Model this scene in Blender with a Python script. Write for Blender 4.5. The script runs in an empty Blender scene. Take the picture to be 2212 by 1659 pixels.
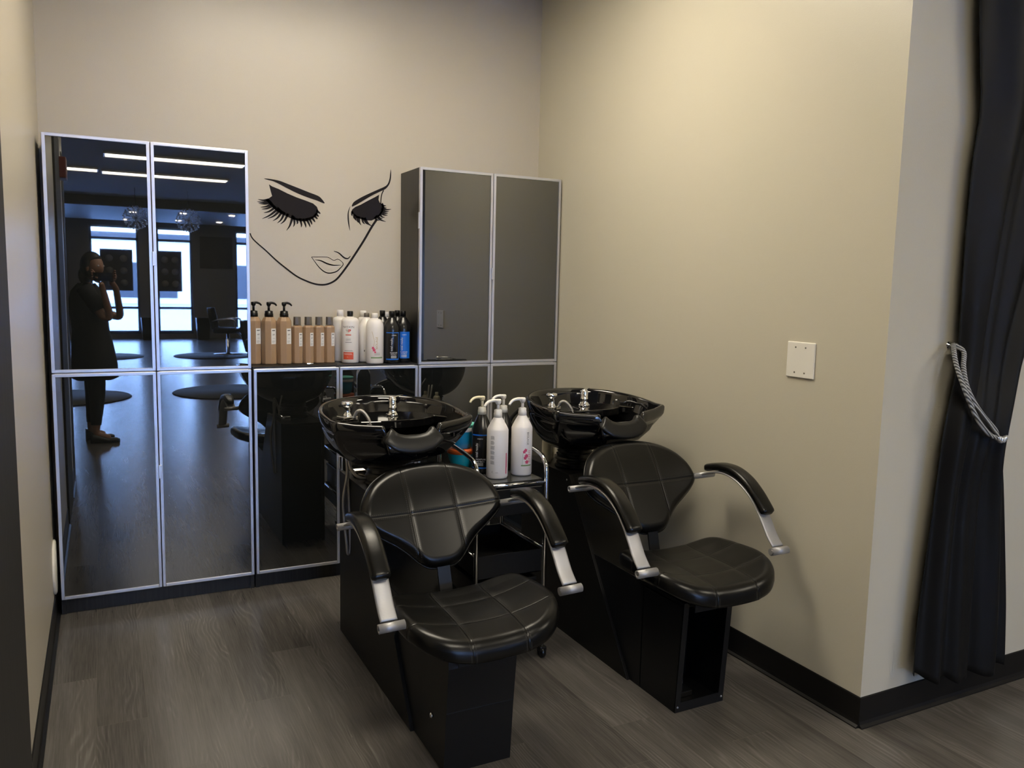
import bpy, bmesh, math, random
from mathutils import Vector, Matrix, Euler
random.seed(7)
S = bpy.context.scene
COL = S.collection
PI = math.pi

# ------------------------------------------------------------------ camera
cam_d = bpy.data.cameras.new('camera')
cam = bpy.data.objects.new('camera', cam_d)
COL.objects.link(cam)
S.camera = cam
CAMPOS = Vector((0.1952, -3.8256, 1.4334))
_yaw, _pitch, _roll = -0.46917, 0.11644, 0.02175
_f = Vector((-math.sin(_yaw)*math.cos(_pitch), math.cos(_yaw)*math.cos(_pitch), -math.sin(_pitch)))
_r = Vector((math.cos(_yaw), math.sin(_yaw), 0))
_u = _r.cross(_f)
_c, _s = math.cos(_roll), math.sin(_roll)
r2 = _c*_r + _s*_u
u2 = -_s*_r + _c*_u
M = Matrix((r2, u2, -_f)).transposed().to_4x4()
M.translation = CAMPOS
cam.matrix_world = M
cam_d.sensor_width = 36
cam_d.lens = 36*1750.93/2212
cam_d.clip_start = 0.02
cam_d.clip_end = 200

# ------------------------------------------------------------------ view, world
S.view_settings.view_transform = 'Standard'
S.view_settings.look = 'None'
S.view_settings.gamma = 1
S.view_settings.use_curve_mapping = False
S.view_settings.exposure = 0.58
W = bpy.data.worlds.new('world')
S.world = W
W.use_nodes = True
nt = W.node_tree
bg = nt.nodes['Background']
geo = nt.nodes.new('ShaderNodeTexCoord')
sep = nt.nodes.new('ShaderNodeSeparateXYZ')
rmp = nt.nodes.new('ShaderNodeValToRGB')
nz = nt.nodes.new('ShaderNodeTexNoise'); nz.inputs['Scale'].default_value = 5
mixc = nt.nodes.new('ShaderNodeMix'); mixc.data_type = 'RGBA'
nt.links.new(geo.outputs['Generated'], sep.inputs[0])
nt.links.new(sep.outputs['Z'], rmp.inputs[0])
rmp.color_ramp.elements[0].position = 0.0
rmp.color_ramp.elements[0].color = (0.30, 0.52, 1, 1)
rmp.color_ramp.elements[1].position = 0.5
rmp.color_ramp.elements[1].color = (0.10, 0.28, 1, 1)
nt.links.new(geo.outputs['Generated'], nz.inputs['Vector'])
nt.links.new(nz.outputs['Fac'], mixc.inputs[0])
nt.links.new(rmp.outputs[0], mixc.inputs[6])
mixc.inputs[7].default_value = (0.34, 0.56, 1, 1)
nt.links.new(mixc.outputs[2], bg.inputs[0])
bg.inputs[1].default_value = 34.0

LAMP = 14.0          # radiance of the fluorescent diffusers

# ------------------------------------------------------------------ materials
def newmat(name):
    m = bpy.data.materials.new(name)
    m.use_nodes = True
    return m, m.node_tree, m.node_tree.nodes['Principled BSDF']

def pmat(name, col, rough=0.5, metal=0.0, ior=1.5, bump=None, emis=None, strength=0, coat=0, alpha=None, trans=0, spec=None):
    m, t, b = newmat(name)
    b.inputs['Base Color'].default_value = (*col, 1)
    b.inputs['Roughness'].default_value = rough
    b.inputs['Metallic'].default_value = metal
    b.inputs['IOR'].default_value = ior
    b.inputs['Transmission Weight'].default_value = trans
    if coat:
        b.inputs['Coat Weight'].default_value = coat
        b.inputs['Coat Roughness'].default_value = 0.03
    if spec is not None:
        b.inputs['Specular IOR Level'].default_value = spec
    if emis:
        b.inputs['Emission Color'].default_value = (*emis, 1)
        b.inputs['Emission Strength'].default_value = strength
    if bump:
        sc, st = bump
        tc = t.nodes.new('ShaderNodeTexCoord')
        n = t.nodes.new('ShaderNodeTexNoise')
        n.inputs['Scale'].default_value = sc
        n.inputs['Detail'].default_value = 3
        bm_ = t.nodes.new('ShaderNodeBump')
        bm_.inputs['Strength'].default_value = st
        bm_.inputs['Distance'].default_value = 0.002
        t.links.new(tc.outputs['Object'], n.inputs['Vector'])
        t.links.new(n.outputs['Fac'], bm_.inputs['Height'])
        t.links.new(bm_.outputs[0], b.inputs['Normal'])
    return m

class NG:
    """tiny helper for maths nodes"""
    def __init__(s, t): s.t = t
    def v(s, x, sock):
        if isinstance(x, (int, float)): sock.default_value = x
        else: s.t.links.new(x, sock)
    def m(s, op, a, b=0.0, c=0.0, clamp=False):
        n = s.t.nodes.new('ShaderNodeMath'); n.operation = op; n.use_clamp = clamp
        s.v(a, n.inputs[0]); s.v(b, n.inputs[1])
        if op in ('MULTIPLY_ADD', 'COMPARE', 'WRAP'): s.v(c, n.inputs[2])
        return n.outputs[0]
    def line(s, val, c, w):
        d = s.m('ABSOLUTE', s.m('SUBTRACT', val, c))
        return s.m('SUBTRACT', 1.0, s.m('DIVIDE', d, w), clamp=True)
    def mix(s, f, a, b):
        n = s.t.nodes.new('ShaderNodeMix'); n.data_type = 'RGBA'
        s.v(f, n.inputs[0])
        for x, k in ((a, 6), (b, 7)):
            if isinstance(x, tuple): n.inputs[k].default_value = (*x, 1)
            else: s.t.links.new(x, n.inputs[k])
        return n.outputs[2]
    def noise(s, vec, scale, detail=3, dist=0.0, rough=.5):
        n = s.t.nodes.new('ShaderNodeTexNoise')
        n.inputs['Scale'].default_value = scale; n.inputs['Detail'].default_value = detail
        n.inputs['Distortion'].default_value = dist; n.inputs['Roughness'].default_value = rough
        s.t.links.new(vec, n.inputs['Vector'])
        return n.outputs['Fac']
    def comb(s, x, y, z):
        n = s.t.nodes.new('ShaderNodeCombineXYZ')
        s.v(x, n.inputs[0]); s.v(y, n.inputs[1]); s.v(z, n.inputs[2])
        return n.outputs[0]
    def bump(s, h, strength, dist):
        n = s.t.nodes.new('ShaderNodeBump')
        n.inputs['Strength'].default_value = strength; n.inputs['Distance'].default_value = dist
        s.t.links.new(h, n.inputs['Height'])
        return n.outputs[0]

def coords(t, kind='Object'):
    tc = t.nodes.new('ShaderNodeTexCoord')
    sp = t.nodes.new('ShaderNodeSeparateXYZ')
    t.links.new(tc.outputs[kind], sp.inputs[0])
    return tc.outputs[kind], sp.outputs[0], sp.outputs[1], sp.outputs[2]

def wall_material(name, col, rough):
    m, t, b = newmat(name)
    g = NG(t); vec, x, y, z = coords(t)
    n1 = g.noise(vec, 260, 2); n2 = g.noise(vec, 1.3, 2)
    c = g.mix(g.m('MULTIPLY', n2, .35), col, tuple(k*.94 for k in col))
    t.links.new(c, b.inputs['Base Color'])
    b.inputs['Roughness'].default_value = rough
    t.links.new(g.bump(n1, .22, .0012), b.inputs['Normal'])
    return m

M_WALL = wall_material('beige_wall_paint', (0.585, 0.545, 0.44), .38)
M_WALLG = wall_material('grey_beige_wall_paint', (0.525, 0.475, 0.39), .34)
M_SALON = wall_material('salon_wall_paint', (0.22, 0.21, 0.20), .5)
M_CEIL = pmat('ceiling_white', (.5, .49, .47), .8, bump=(60, .3))

def floor_material():
    m, t, b = newmat('dark_plank_floor')
    g = NG(t); vec, x, y, z = coords(t)
    pw, pl = .1525, 1.22
    xs = g.m('DIVIDE', g.m('ADD', x, 10.0 - .0705), pw)
    row = g.m('FLOOR', xs); fx = g.m('FRACT', xs)
    wn = t.nodes.new('ShaderNodeTexWhiteNoise'); wn.noise_dimensions = '1D'
    t.links.new(row, wn.inputs['W'])
    ys = g.m('ADD', g.m('DIVIDE', g.m('ADD', y, 40.0), pl), wn.outputs['Value'])
    seg = g.m('FLOOR', ys); fy = g.m('FRACT', ys)
    w2 = t.nodes.new('ShaderNodeTexWhiteNoise'); w2.noise_dimensions = '2D'
    t.links.new(g.comb(row, seg, 0.0), w2.inputs['Vector'])
    rnd = w2.outputs['Value']
    off = g.m('MULTIPLY', rnd, 37.0)
    mid0 = g.noise(g.comb(g.m('MULTIPLY', x, 30.0), g.m('ADD', g.m('MULTIPLY', y, 3.0), off), off), 1.0, 2)
    warp = g.noise(g.comb(g.m('MULTIPLY', x, 5.0), g.m('ADD', g.m('MULTIPLY', y, 1.6), off), off), 1.0, 2)
    xw = g.m('ADD', x, g.m('MULTIPLY', warp, .20))
    rings = g.m('SINE', g.m('MULTIPLY', g.m('ADD', g.m('ADD', xw, g.m('MULTIPLY', mid0, .02)), off), 430.0))
    rings = g.m('MULTIPLY', g.m('ADD', rings, 1.0), .5)
    fine = g.noise(g.comb(g.m('MULTIPLY', x, 240.0), g.m('ADD', g.m('MULTIPLY', y, 7.0), off), off), 1.0, 4, rough=.6)
    mid = g.noise(g.comb(g.m('MULTIPLY', x, 22.0), g.m('ADD', g.m('MULTIPLY', y, 1.5), off), off), 1.0, 3)
    big = g.noise(g.comb(g.m('MULTIPLY', x, 3.0), g.m('MULTIPLY', y, 2.0), off), 1.0, 2)
    patch = g.m('MULTIPLY', g.m('SUBTRACT', g.noise(g.comb(g.m('MULTIPLY', x, 9.0), g.m('MULTIPLY', y, 1.4), off), 1.0, 2), .47), 7.0, clamp=True)
    line = g.m('MULTIPLY', g.m('POWER', rings, 3.0), g.m('MULTIPLY', fine, g.m('MULTIPLY', big, patch)))
    v = g.m('ADD', g.m('MULTIPLY', fine, .45), g.m('MULTIPLY', mid, .35))
    v = g.m('ADD', v, g.m('MULTIPLY', rnd, .16))
    v = g.m('ADD', v, g.m('MULTIPLY', line, .75))
    cr = t.nodes.new('ShaderNodeValToRGB')
    cr.color_ramp.elements[0].position = .18; cr.color_ramp.elements[0].color = (.038, .0345, .032, 1)
    cr.color_ramp.elements[1].position = .95; cr.color_ramp.elements[1].color = (.188, .174, .160, 1)
    t.links.new(v, cr.inputs[0])
    ex = g.m('MAXIMUM', g.line(fx, 0.0, .012), g.line(fx, 1.0, .012))
    ey = g.m('MAXIMUM', g.line(fy, 0.0, .0016), g.line(fy, 1.0, .0016))
    e = g.m('MAXIMUM', ex, ey)
    c = g.mix(g.m('MULTIPLY', e, .5), cr.outputs[0], (.14, .13, .11))
    t.links.new(c, b.inputs['Base Color'])
    t.links.new(g.m('ADD', .17, g.m('MULTIPLY', fine, .14)), b.inputs['Roughness'])
    b.inputs['Specular IOR Level'].default_value = .5
    h = g.m('SUBTRACT', g.m('MULTIPLY', fine, .5), e)
    t.links.new(g.bump(h, .06, .001), b.inputs['Normal'])
    return m
M_FLOOR = floor_material()

def black_wood(name, c0=(.008, .0078, .0075), c1=(.040, .037, .035), rough=.38, axis='z'):
    m, t, b = newmat(name)
    g = NG(t); vec, x, y, z = coords(t)
    if axis == 'z':
        v1 = g.comb(g.m('MULTIPLY', x, 90.0), g.m('MULTIPLY', y, 90.0), g.m('MULTIPLY', z, 3.0))
    else:
        v1 = g.comb(g.m('MULTIPLY', x, 3.0), g.m('MULTIPLY', y, 90.0), g.m('MULTIPLY', z, 90.0))
    n = g.noise(v1, 1.0, 4, .4)
    c = g.mix(g.m('POWER', n, 1.6), c0, c1)
    t.links.new(c, b.inputs['Base Color'])
    b.inputs['Roughness'].default_value = rough
    b.inputs['Specular IOR Level'].default_value = .35
    t.links.new(g.bump(n, .25, .0008), b.inputs['Normal'])
    return m
M_BWOOD = black_wood('black_brown_wood')
M_BWOODX = black_wood('black_brown_wood_top', axis='x')
M_PANEL = black_wood('dark_grain_panel', (.012, .0115, .0115), (.04, .038, .038), .6)
M_LAM = pmat('black_laminate', (.005, .0049, .0048), .42, bump=(300, .12), spec=.3)
M_LAMEDGE = pmat('black_edge_band', (.03, .028, .026), .5)
M_SHEET = pmat('black_powder_coated_steel', (.005, .0055, .007), .36, bump=(500, .15), spec=.35)
M_GLASS = pmat('dark_glossy_door_glass', (.009, .010, .010), .012, ior=2.5)
M_ALU = pmat('satin_aluminium', (.66, .66, .69), .36, metal=.85)
M_STEEL = pmat('brushed_steel', (.46, .46, .475), .48, metal=.65, bump=(180, .12))
M_CHROME = pmat('chrome', (.86, .86, .87), .06, metal=1)
M_HOSE = pmat('braided_hose', (.38, .36, .33), .3, metal=.9, bump=(900, .6))
M_RUB = pmat('black_rubber', (.006, .006, .006), .36, spec=.4)
M_BASEB = pmat('black_cove_base', (.007, .0065, .0065), .42, spec=.35)
M_CERAM = pmat('black_glazed_ceramic', (.004, .004, .0045), .05, ior=1.7)
M_BPLA = pmat('black_plastic', (.006, .006, .0065), .28, spec=.4)
M_WPLA = pmat('white_plastic', (.80, .78, .74), .35)
M_CLEARP = pmat('cloudy_plastic', (.55, .54, .50), .3)
M_CREAM = pmat('cream_plastic', (.72, .66, .48), .4)
M_PLATE = pmat('white_wall_plate', (.82, .79, .72), .35)
M_VINYL = pmat('black_vinyl_decal', (.012, .010, .013), .75, spec=.2)
M_TAN = pmat('tan_bottle_plastic', (.36, .235, .14), .32)
M_BRONZE = pmat('brushed_bronze_cap', (.20, .18, .155), .32, metal=.6)
M_WHITEB = pmat('white_bottle_plastic', (.80, .77, .75), .3)
M_LABELW = pmat('white_label', (.74, .73, .72), .5)
M_BLACKB = pmat('black_bottle_plastic', (.010, .010, .011), .22)
M_BLUE = pmat('blue_label', (.01, .14, .60), .35)
M_RED = pmat('orange_red_label', (.62, .09, .04), .45)
M_DRED = pmat('dark_red_plastic', (.16, .02, .015), .4)
M_INK = pmat('grey_ink', (.10, .10, .10), .6)
M_TEAL = pmat('teal_plastic', (.01, .34, .42), .25)
M_AQUA = pmat('aqua_plastic', (.01, .30, .52), .25)
M_ORANGE = pmat('orange_plastic', (.70, .12, .02), .35)
M_MINT = pmat('mint_plastic', (.15, .60, .50), .35)
M_PINK = pmat('pink_print', (.62, .07, .16), .5)
M_GREEN = pmat('green_print', (.18, .30, .12), .5)
M_GOLD = pmat('gold_print', (.50, .36, .14), .5)
M_BEAD = pmat('silver_bead', (.8, .8, .8), .12, metal=.7)
M_WINF = pmat('dark_window_frame', (.03, .035, .045), .4)
M_SKIN = pmat('skin', (.36, .20, .14), .5)
M_HAIR = pmat('dark_hair', (.012, .010, .009), .5, bump=(200, .6))
M_DRESS = pmat('dark_dress_cloth', (.012, .013, .018), .8, bump=(400, .3))
M_LEG = pmat('dark_leggings', (.01, .01, .013), .8)
M_SHOE = pmat('black_shoe', (.01, .01, .011), .5)
M_DOORP = pmat('phone_black', (.01, .01, .012), .2)
M_LIT = pmat('lit_diffuser', (.8, .8, .8), .5, emis=(1, .90, .72), strength=LAMP)
M_SPOT = pmat('lit_spot', (.8, .8, .8), .5, emis=(1, .85, .65), strength=110)
M_ASPHALT = pmat('parking_lot', (.42, .44, .47), .9, bump=(3, .3))
M_BUILD = pmat('far_building', (.75, .73, .70), .8)
M_POSTER = pmat('poster_grey', (.05, .045, .05), .5)
M_MAT = pmat('black_floor_mat', (.008, .008, .010), .62, spec=.3)

def window_glass():
    m = bpy.data.materials.new('window_glass'); m.use_nodes = True
    t = m.node_tree; t.nodes.clear()
    o = t.nodes.new('ShaderNodeOutputMaterial'); a = t.nodes.new('ShaderNodeBsdfTransparent')
    gl = t.nodes.new('ShaderNodeBsdfGlossy'); gl.inputs['Roughness'].default_value = 0.0
    mx = t.nodes.new('ShaderNodeMixShader'); fr = t.nodes.new('ShaderNodeFresnel'); fr.inputs[0].default_value = 1.45
    t.links.new(fr.outputs[0], mx.inputs[0]); t.links.new(a.outputs[0], mx.inputs[1]); t.links.new(gl.outputs[0], mx.inputs[2])
    t.links.new(mx.outputs[0], o.inputs[0])
    return m
M_WGLASS = window_glass()

def leather(name, seams_x, seams_o, other, rough=.29):
    """black leather with double-stitched seams at object x = seams_x and at (y or z) = seams_o"""
    m, t, b = newmat(name)
    g = NG(t); vec, x, y, z = coords(t)
    o = y if other == 'y' else z
    groove = None; stitch = None
    def acc(a, v): return v if a is None else g.m('MAXIMUM', a, v)
    for vals, a, along in ((seams_x, x, o), (seams_o, o, x)):
        for c in vals:
            groove = acc(groove, g.line(a, c, .0035))
            dash = g.m('GREATER_THAN', g.m('SINE', g.m('MULTIPLY', along, 900.0)), -.2)
            for d in (-.0075, .0075):
                stitch = acc(stitch, g.m('MULTIPLY', g.m('GREATER_THAN', g.line(a, c + d, .0013), .1), dash))
    n1 = g.noise(vec, 550, 3); n2 = g.noise(vec, 18, 2)
    c = g.mix(stitch, (.0035, .0034, .0032), (.035, .034, .031))
    t.links.new(c, b.inputs['Base Color'])
    b.inputs['Roughness'].default_value = rough
    b.inputs['Specular IOR Level'].default_value = .32
    h = g.m('ADD', g.m('MULTIPLY', n1, .03), g.m('MULTIPLY', n2, .12))
    h = g.m('SUBTRACT', h, g.m('MULTIPLY', g.m('POWER', groove, .6), 1.0))
    t.links.new(g.bump(h, .55, .0016), b.inputs['Normal'])
    return m
M_LEATHER = pmat('black_leather', (.0035, .0034, .0032), .26, bump=(550, .15), spec=.36)

def satin_cloth():
    m, t, b = newmat('black_satin_curtain')
    g = NG(t); vec, x, y, z = coords(t)
    n = g.noise(g.comb(g.m('MULTIPLY', x, 700.0), y, g.m('MULTIPLY', z, 700.0)), 1.0, 2)
    b.inputs['Base Color'].default_value = (.006, .006, .0065, 1)
    b.inputs['Roughness'].default_value = .55
    b.inputs['Specular IOR Level'].default_value = .22
    t.links.new(g.bump(n, .2, .0006), b.inputs['Normal'])
    return m
M_CURT = satin_cloth()

def rope_mat():
    m, t, b = newmat('silver_twisted_cord')
    g = NG(t); vec, x, y, z = coords(t)
    s = g.m('SINE', g.m('MULTIPLY', g.m('ADD', z, g.m('MULTIPLY', x, .9)), 620.0))
    v = g.m('MULTIPLY', g.m('ADD', s, 1.0), .5)
    t.links.new(g.mix(v, (.05, .05, .05), (.62, .62, .61)), b.inputs['Base Color'])
    b.inputs['Roughness'].default_value = .35
    t.links.new(g.bump(v, .8, .003), b.inputs['Normal'])
    return m
M_ROPE = rope_mat()

def mesh_top_mat():
    m, t, b = newmat('perforated_tray')
    g = NG(t); vec, x, y, z = coords(t)
    a = g.m('SINE', g.m('MULTIPLY', x, 1300.0)); c = g.m('SINE', g.m('MULTIPLY', y, 1300.0))
    v = g.m('GREATER_THAN', g.m('MULTIPLY', a, c), .12)
    t.links.new(g.mix(v, (.02, .02, .02), (.10, .10, .095)), b.inputs['Base Color'])
    b.inputs['Roughness'].default_value = .15
    return m
M_TRAY = mesh_top_mat()

# ------------------------------------------------------------------ object helpers
def tag(o, label=None, cat=None, group=None, kind=None):
    if label: o['label'] = label
    if cat: o['category'] = cat
    if group: o['group'] = group
    if kind: o['kind'] = kind
    return o

def empty(name, loc=(0, 0, 0), rz=0, label=None, cat=None, group=None):
    o = bpy.data.objects.new(name, None); COL.objects.link(o)
    o.empty_display_size = .05
    o.location = loc; o.rotation_euler = (0, 0, rz)
    return tag(o, label, cat, group)

class MB:
    """collects shapes into one mesh"""
    def __init__(s): s.v = []; s.f = []; s.sm = []
    def add(s, vs, fs, smooth=True, mat=None):
        n = len(s.v)
        s.v += [tuple(mat @ Vector(p)) if mat else tuple(p) for p in vs]
        s.f += [tuple(i + n for i in f) for f in fs]; s.sm += [smooth]*len(fs)
        return s
    def box(s, x0, x1, y0, y1, z0, z1, mat=None):
        vs = [(x0,y0,z0),(x1,y0,z0),(x1,y1,z0),(x0,y1,z0),(x0,y0,z1),(x1,y0,z1),(x1,y1,z1),(x0,y1,z1)]
        fs = [(0,3,2,1),(4,5,6,7),(0,1,5,4),(1,2,6,5),(2,3,7,6),(3,0,4,7)]
        return s.add(vs, fs, False, mat)
    def prism(s, pts, a0, a1, axis='x', smooth=False, mat=None):
        """extrude a 2-D outline along an axis"""
        n = len(pts)
        def P(a, p):
            return (a, p[0], p[1]) if axis == 'x' else ((p[0], a, p[1]) if axis == 'y' else (p[0], p[1], a))
        vs = [P(a0, p) for p in pts] + [P(a1, p) for p in pts]
        fs = [tuple(range(n))[::-1], tuple(range(n, 2*n))]
        s.add(vs, fs, False, mat); 
        s.v = s.v[:-2*n] + s.v[-2*n:]
        base = len(s.v) - 2*n
        for i in range(n):
            j = (i+1) % n
            s.f.append((base+i, base+j, base+n+j, base+n+i)); s.sm.append(smooth)
        return s
    def rings(s, rings, closed=True, caps=True, smooth=True, mat=None):
        n = len(rings[0]); vs = [p for r in rings for p in r]; fs = []
        for k in range(len(rings)-1):
            for i in range(n if closed else n-1):
                j = (i+1) % n
                fs.append((k*n+i, k*n+j, (k+1)*n+j, (k+1)*n+i))
        s.add(vs, fs, smooth, mat)
        if caps:
            b = len(s.v) - len(vs)
            s.f.append(tuple(b+i for i in range(n))[::-1]); s.sm.append(False)
            e = b + (len(rings)-1)*n
            s.f.append(tuple(e+i for i in range(n))); s.sm.append(False)
        return s
    def lathe(s, prof, seg=24, c=(0, 0, 0), sides=None, mat=None, sx=1, sy=1, smooth=True, rot=0):
        rs = []
        for r, z in prof:
            r = max(r, 1e-4)
            rs.append([(c[0]+sx*r*math.cos(rot+2*PI*i/seg), c[1]+sy*r*math.sin(rot+2*PI*i/seg), c[2]+z) for i in range(seg)])
        return s.rings(rs, True, True, smooth, mat)
    def tube(s, path, r, seg=12, caps=True, sx=1.0, sy=1.0, up=None, mat=None, closed=False):
        path = [Vector(p) for p in path]; n = len(path)
        rr = r if isinstance(r, (list, tuple)) else [r]*n
        rs = []; prev = None
        for i, p in enumerate(path):
            a = path[max(i-1, 0)]; b = path[min(i+1, n-1)]
            if closed: a = path[(i-1) % n]; b = path[(i+1) % n]
            t = (b-a).normalized()
            if prev is None:
                ref = Vector(up) if up else (Vector((0, 0, 1)) if abs(t.z) < .9 else Vector((1, 0, 0)))
            else: ref = prev
            if up: ref = Vector(up)
            e1 = (ref - t*ref.dot(t)).normalized(); e2 = t.cross(e1)
            prev = e1
            rs.append([tuple(p + e1*(rr[i]*sx*math.cos(2*PI*k/seg)) + e2*(rr[i]*sy*math.sin(2*PI*k/seg))) for k in range(seg)])
        if closed: rs.append(rs[0]); caps = False
        return s.rings(rs, True, caps, True, mat)
    def sphere(s, c, r, seg=16, rings=10, sc=(1, 1, 1), mat=None):
        rs = []
        for k in range(rings+1):
            a = -PI/2 + PI*k/rings
            q = max(math.cos(a), 1e-3)*r
            rs.append([(c[0]+sc[0]*q*math.cos(2*PI*i/seg), c[1]+sc[1]*q*math.sin(2*PI*i/seg), c[2]+sc[2]*r*math.sin(a)) for i in range(seg)])
        return s.rings(rs, True, True, True, mat)
    def build(s, name, mat, parent=None, bevel=0, seg=2, subsurf=0, loc=None, mod=None):
        me = bpy.data.meshes.new(name)
        me.from_pydata(s.v, [], s.f)
        me.polygons.foreach_set('use_smooth', s.sm)
        me.materials.append(mat)
        bm = bmesh.new(); bm.from_mesh(me)
        bmesh.ops.remove_doubles(bm, verts=bm.verts, dist=1e-6)
        bmesh.ops.recalc_face_normals(bm, faces=bm.faces)
        bm.to_mesh(me); bm.free()
        o = bpy.data.objects.new(name, me); COL.objects.link(o)
        if parent: o.parent = parent
        if loc: o.location = loc
        if bevel:
            b = o.modifiers.new('bevel', 'BEVEL'); b.width = bevel; b.segments = seg; b.limit_method = 'ANGLE'; b.angle_limit = .6
        if subsurf:
            b = o.modifiers.new('sub', 'SUBSURF'); b.levels = subsurf; b.render_levels = subsurf
        return o

def catmull(pts, n=6, closed=False):
    P = [Vector(p) for p in pts]; out = []; N = len(P)
    rng = range(N if closed else N-1)
    for i in rng:
        p0 = P[(i-1) % N] if (closed or i > 0) else P[0]*2-P[1]
        p1 = P[i]; p2 = P[(i+1) % N]
        p3 = P[(i+2) % N] if (closed or i+2 < N) else P[N-1]*2-P[N-2]
        for k in range(n):
            t = k/n
            out.append(.5*((2*p1)+(p2-p0)*t+(2*p0-5*p1+4*p2-p3)*t*t+(-p0+3*p1-3*p2+p3)*t**3))
    if not closed: out.append(P[-1])
    return out

def struct(o): o['kind'] = 'structure'; return o
def kids(o): return [c for c in bpy.data.objects if c.parent == o]
def copy_tree(o, parent=None):
    c = o.copy(); COL.objects.link(c); c.parent = parent
    for ch in kids(o): copy_tree(ch, c)
    return c

def text_verts(txt, size, extr=0.0):
    """a string as filled flat mesh: (verts, faces), left-bottom at origin"""
    cu = bpy.data.curves.new('t', 'FONT'); cu.body = txt; cu.size = size; cu.resolution_u = 2
    o = bpy.data.objects.new('t', cu)
    COL.objects.link(o)
    dg = bpy.context.evaluated_depsgraph_get()
    me = bpy.data.meshes.new_from_object(o.evaluated_get(dg))
    vs = [tuple(v.co) for v in me.vertices]; fs = [tuple(p.vertices) for p in me.polygons]
    bpy.data.objects.remove(o); bpy.data.curves.remove(cu); bpy.data.meshes.remove(me)
    return vs, fs

def wrap_text(name, txt, size, r, ang, z, mat, parent, vertical=False, sx=1.0, eps=.0006, center=True):
    """lettering wrapped on a cylinder of radius r around the parent's axis; ang = facing direction"""
    vs, fs = text_verts(txt, size)
    if not vs: return None
    xs = [v[0] for v in vs]; w = max(xs)-min(xs); x0 = min(xs)
    out = []
    for v in vs:
        a, b = (v[0]-x0)*sx, v[1]
        if vertical: a, b = -v[1], (v[0]-x0)*sx      # reads upwards
        else:
            if center: a -= w*sx/2
        th = ang + a/r
        out.append(((r+eps)*math.cos(th), (r+eps)*math.sin(th), z + b))
    return MB().add(out, fs, False).build(name, mat, parent)

def wrap_rect(name, r, ang, halfw, z0, z1, mat, parent, eps=.0004, seg=10):
    vs = []; fs = []
    for k in range(seg+1):
        th = ang + (-halfw + 2*halfw*k/seg)/r
        for z in (z0, z1): vs.append(((r+eps)*math.cos(th), (r+eps)*math.sin(th), z))
    for k in range(seg): fs.append((2*k, 2*k+2, 2*k+3, 2*k+1))
    return MB().add(vs, fs, True).build(name, mat, parent)

# ================================================================== SETTING
XL, XR, YB, YF, H = -0.022, 2.415, 0.285, -2.07, 3.05
YS = -18.5            # salon window wall
def sbox(name, mat, *b, **k): return struct(MB().box(*b).build(name, mat, **k))
sbox('floor', M_FLOOR, -3.2, 6.6, YS-.2, YB+.15, -.1, 0)
sbox('ceiling', M_CEIL, -3.2, 6.6, YS-.2, YB+.15, H, H+.1)
sbox('wall_back', M_WALLG, XL-.15, XR+.15, YB, YB+.15, 0, H)
sbox('wall_right', M_WALL, XR, XR+.15, YF, YB, 0, H)
sbox('wall_front_right', M_WALL, XR+.15, 6.4, YF, YF+.15, 0, H)
sbox('wall_left', M_WALLG, XL-.15, XL, -2.9, YB, 0, H)
sbox('wall_salon_return', M_SALON, -3.0, XL-.15, -2.9, -2.75, 0, H)
sbox('wall_salon_left', M_SALON, -3.2, -3.0, YS, -2.75, 0, H)
sbox('wall_salon_right', M_SALON, 6.4, 6.6, YS, YF+.15, 0, H)
# window wall: piers, head and sills around the openings
wins = [(-1.35, -.50), (-.02, 1.06), (1.47, 2.30), (3.35, 4.3)]
ww = MB()
xs = [-3.2] + [v for w in wins for v in w] + [6.6]
for i in range(0, len(xs), 2): ww.box(xs[i], xs[i+1], YS-.15, YS, 0, H)
for a, b in wins:
    ww.box(a, b, YS-.15, YS, 2.78, H); ww.box(a, b, YS-.15, YS, 0, .12)
struct(ww.build('wall_windows', M_SALON))
sbox('trim_3', M_SALON, -3.0, 6.4, -17.9, -13.9, 2.86, H)       # lowered soffit before the windows
for i, (a, b) in enumerate(wins):
    e = empty('window_%d' % (i+1)); e['kind'] = 'structure'
    fr = MB()
    w = .05
    for z0, z1 in ((.12, .20), (.74, .80), (2.43, 2.49), (2.72, 2.78)): fr.box(a, b, YS-.12, YS-.03, z0, z1)
    for x0, x1 in ((a, a+w), (b-w, b)): fr.box(x0, x1, YS-.12, YS-.03, .12, 2.78)
    fr.build('window_frame', M_WINF, e)
    MB().box(a+.01, b-.01, YS-.085, YS-.075, .14, 2.77).build('pane', M_WGLASS, e)
    L = bpy.data.lights.new('window_portal', 'AREA'); L.shape = 'RECTANGLE'; L.size = b-a; L.size_y = 2.66
    L.cycles.is_portal = True
    lo = bpy.data.objects.new('window_portal', L); COL.objects.link(lo)
    lo.location = ((a+b)/2, YS-.16, 1.45); lo.rotation_euler = (PI/2, 0, PI)   # faces +y
    lo.rotation_euler = Vector((0, 1, 0)).to_track_quat('-Z', 'Z').to_euler()
# parking lot and the building across it
struct(MB().box(-60, 60, -75, YS-.2, -.2, -.1).build('trim_8', M_ASPHALT))
fb = empty('commercial_building', (0, -62, -.1), 0, 'low pale flat-roofed building across the parking lot, seen mirrored', 'building')
MB().box(-26, 16, -4, 4, 0, 4.4).build('wall', M_BUILD, fb)
MB().box(-26.3, 16.3, -4.3, 4.3, 4.4, 4.8).build('roof', M_WINF, fb)
for k in range(6): MB().box(-23+6*k, -19+6*k, 4.0, 4.06, .4, 2.8).build('shop_window', M_WINF, fb)

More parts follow.
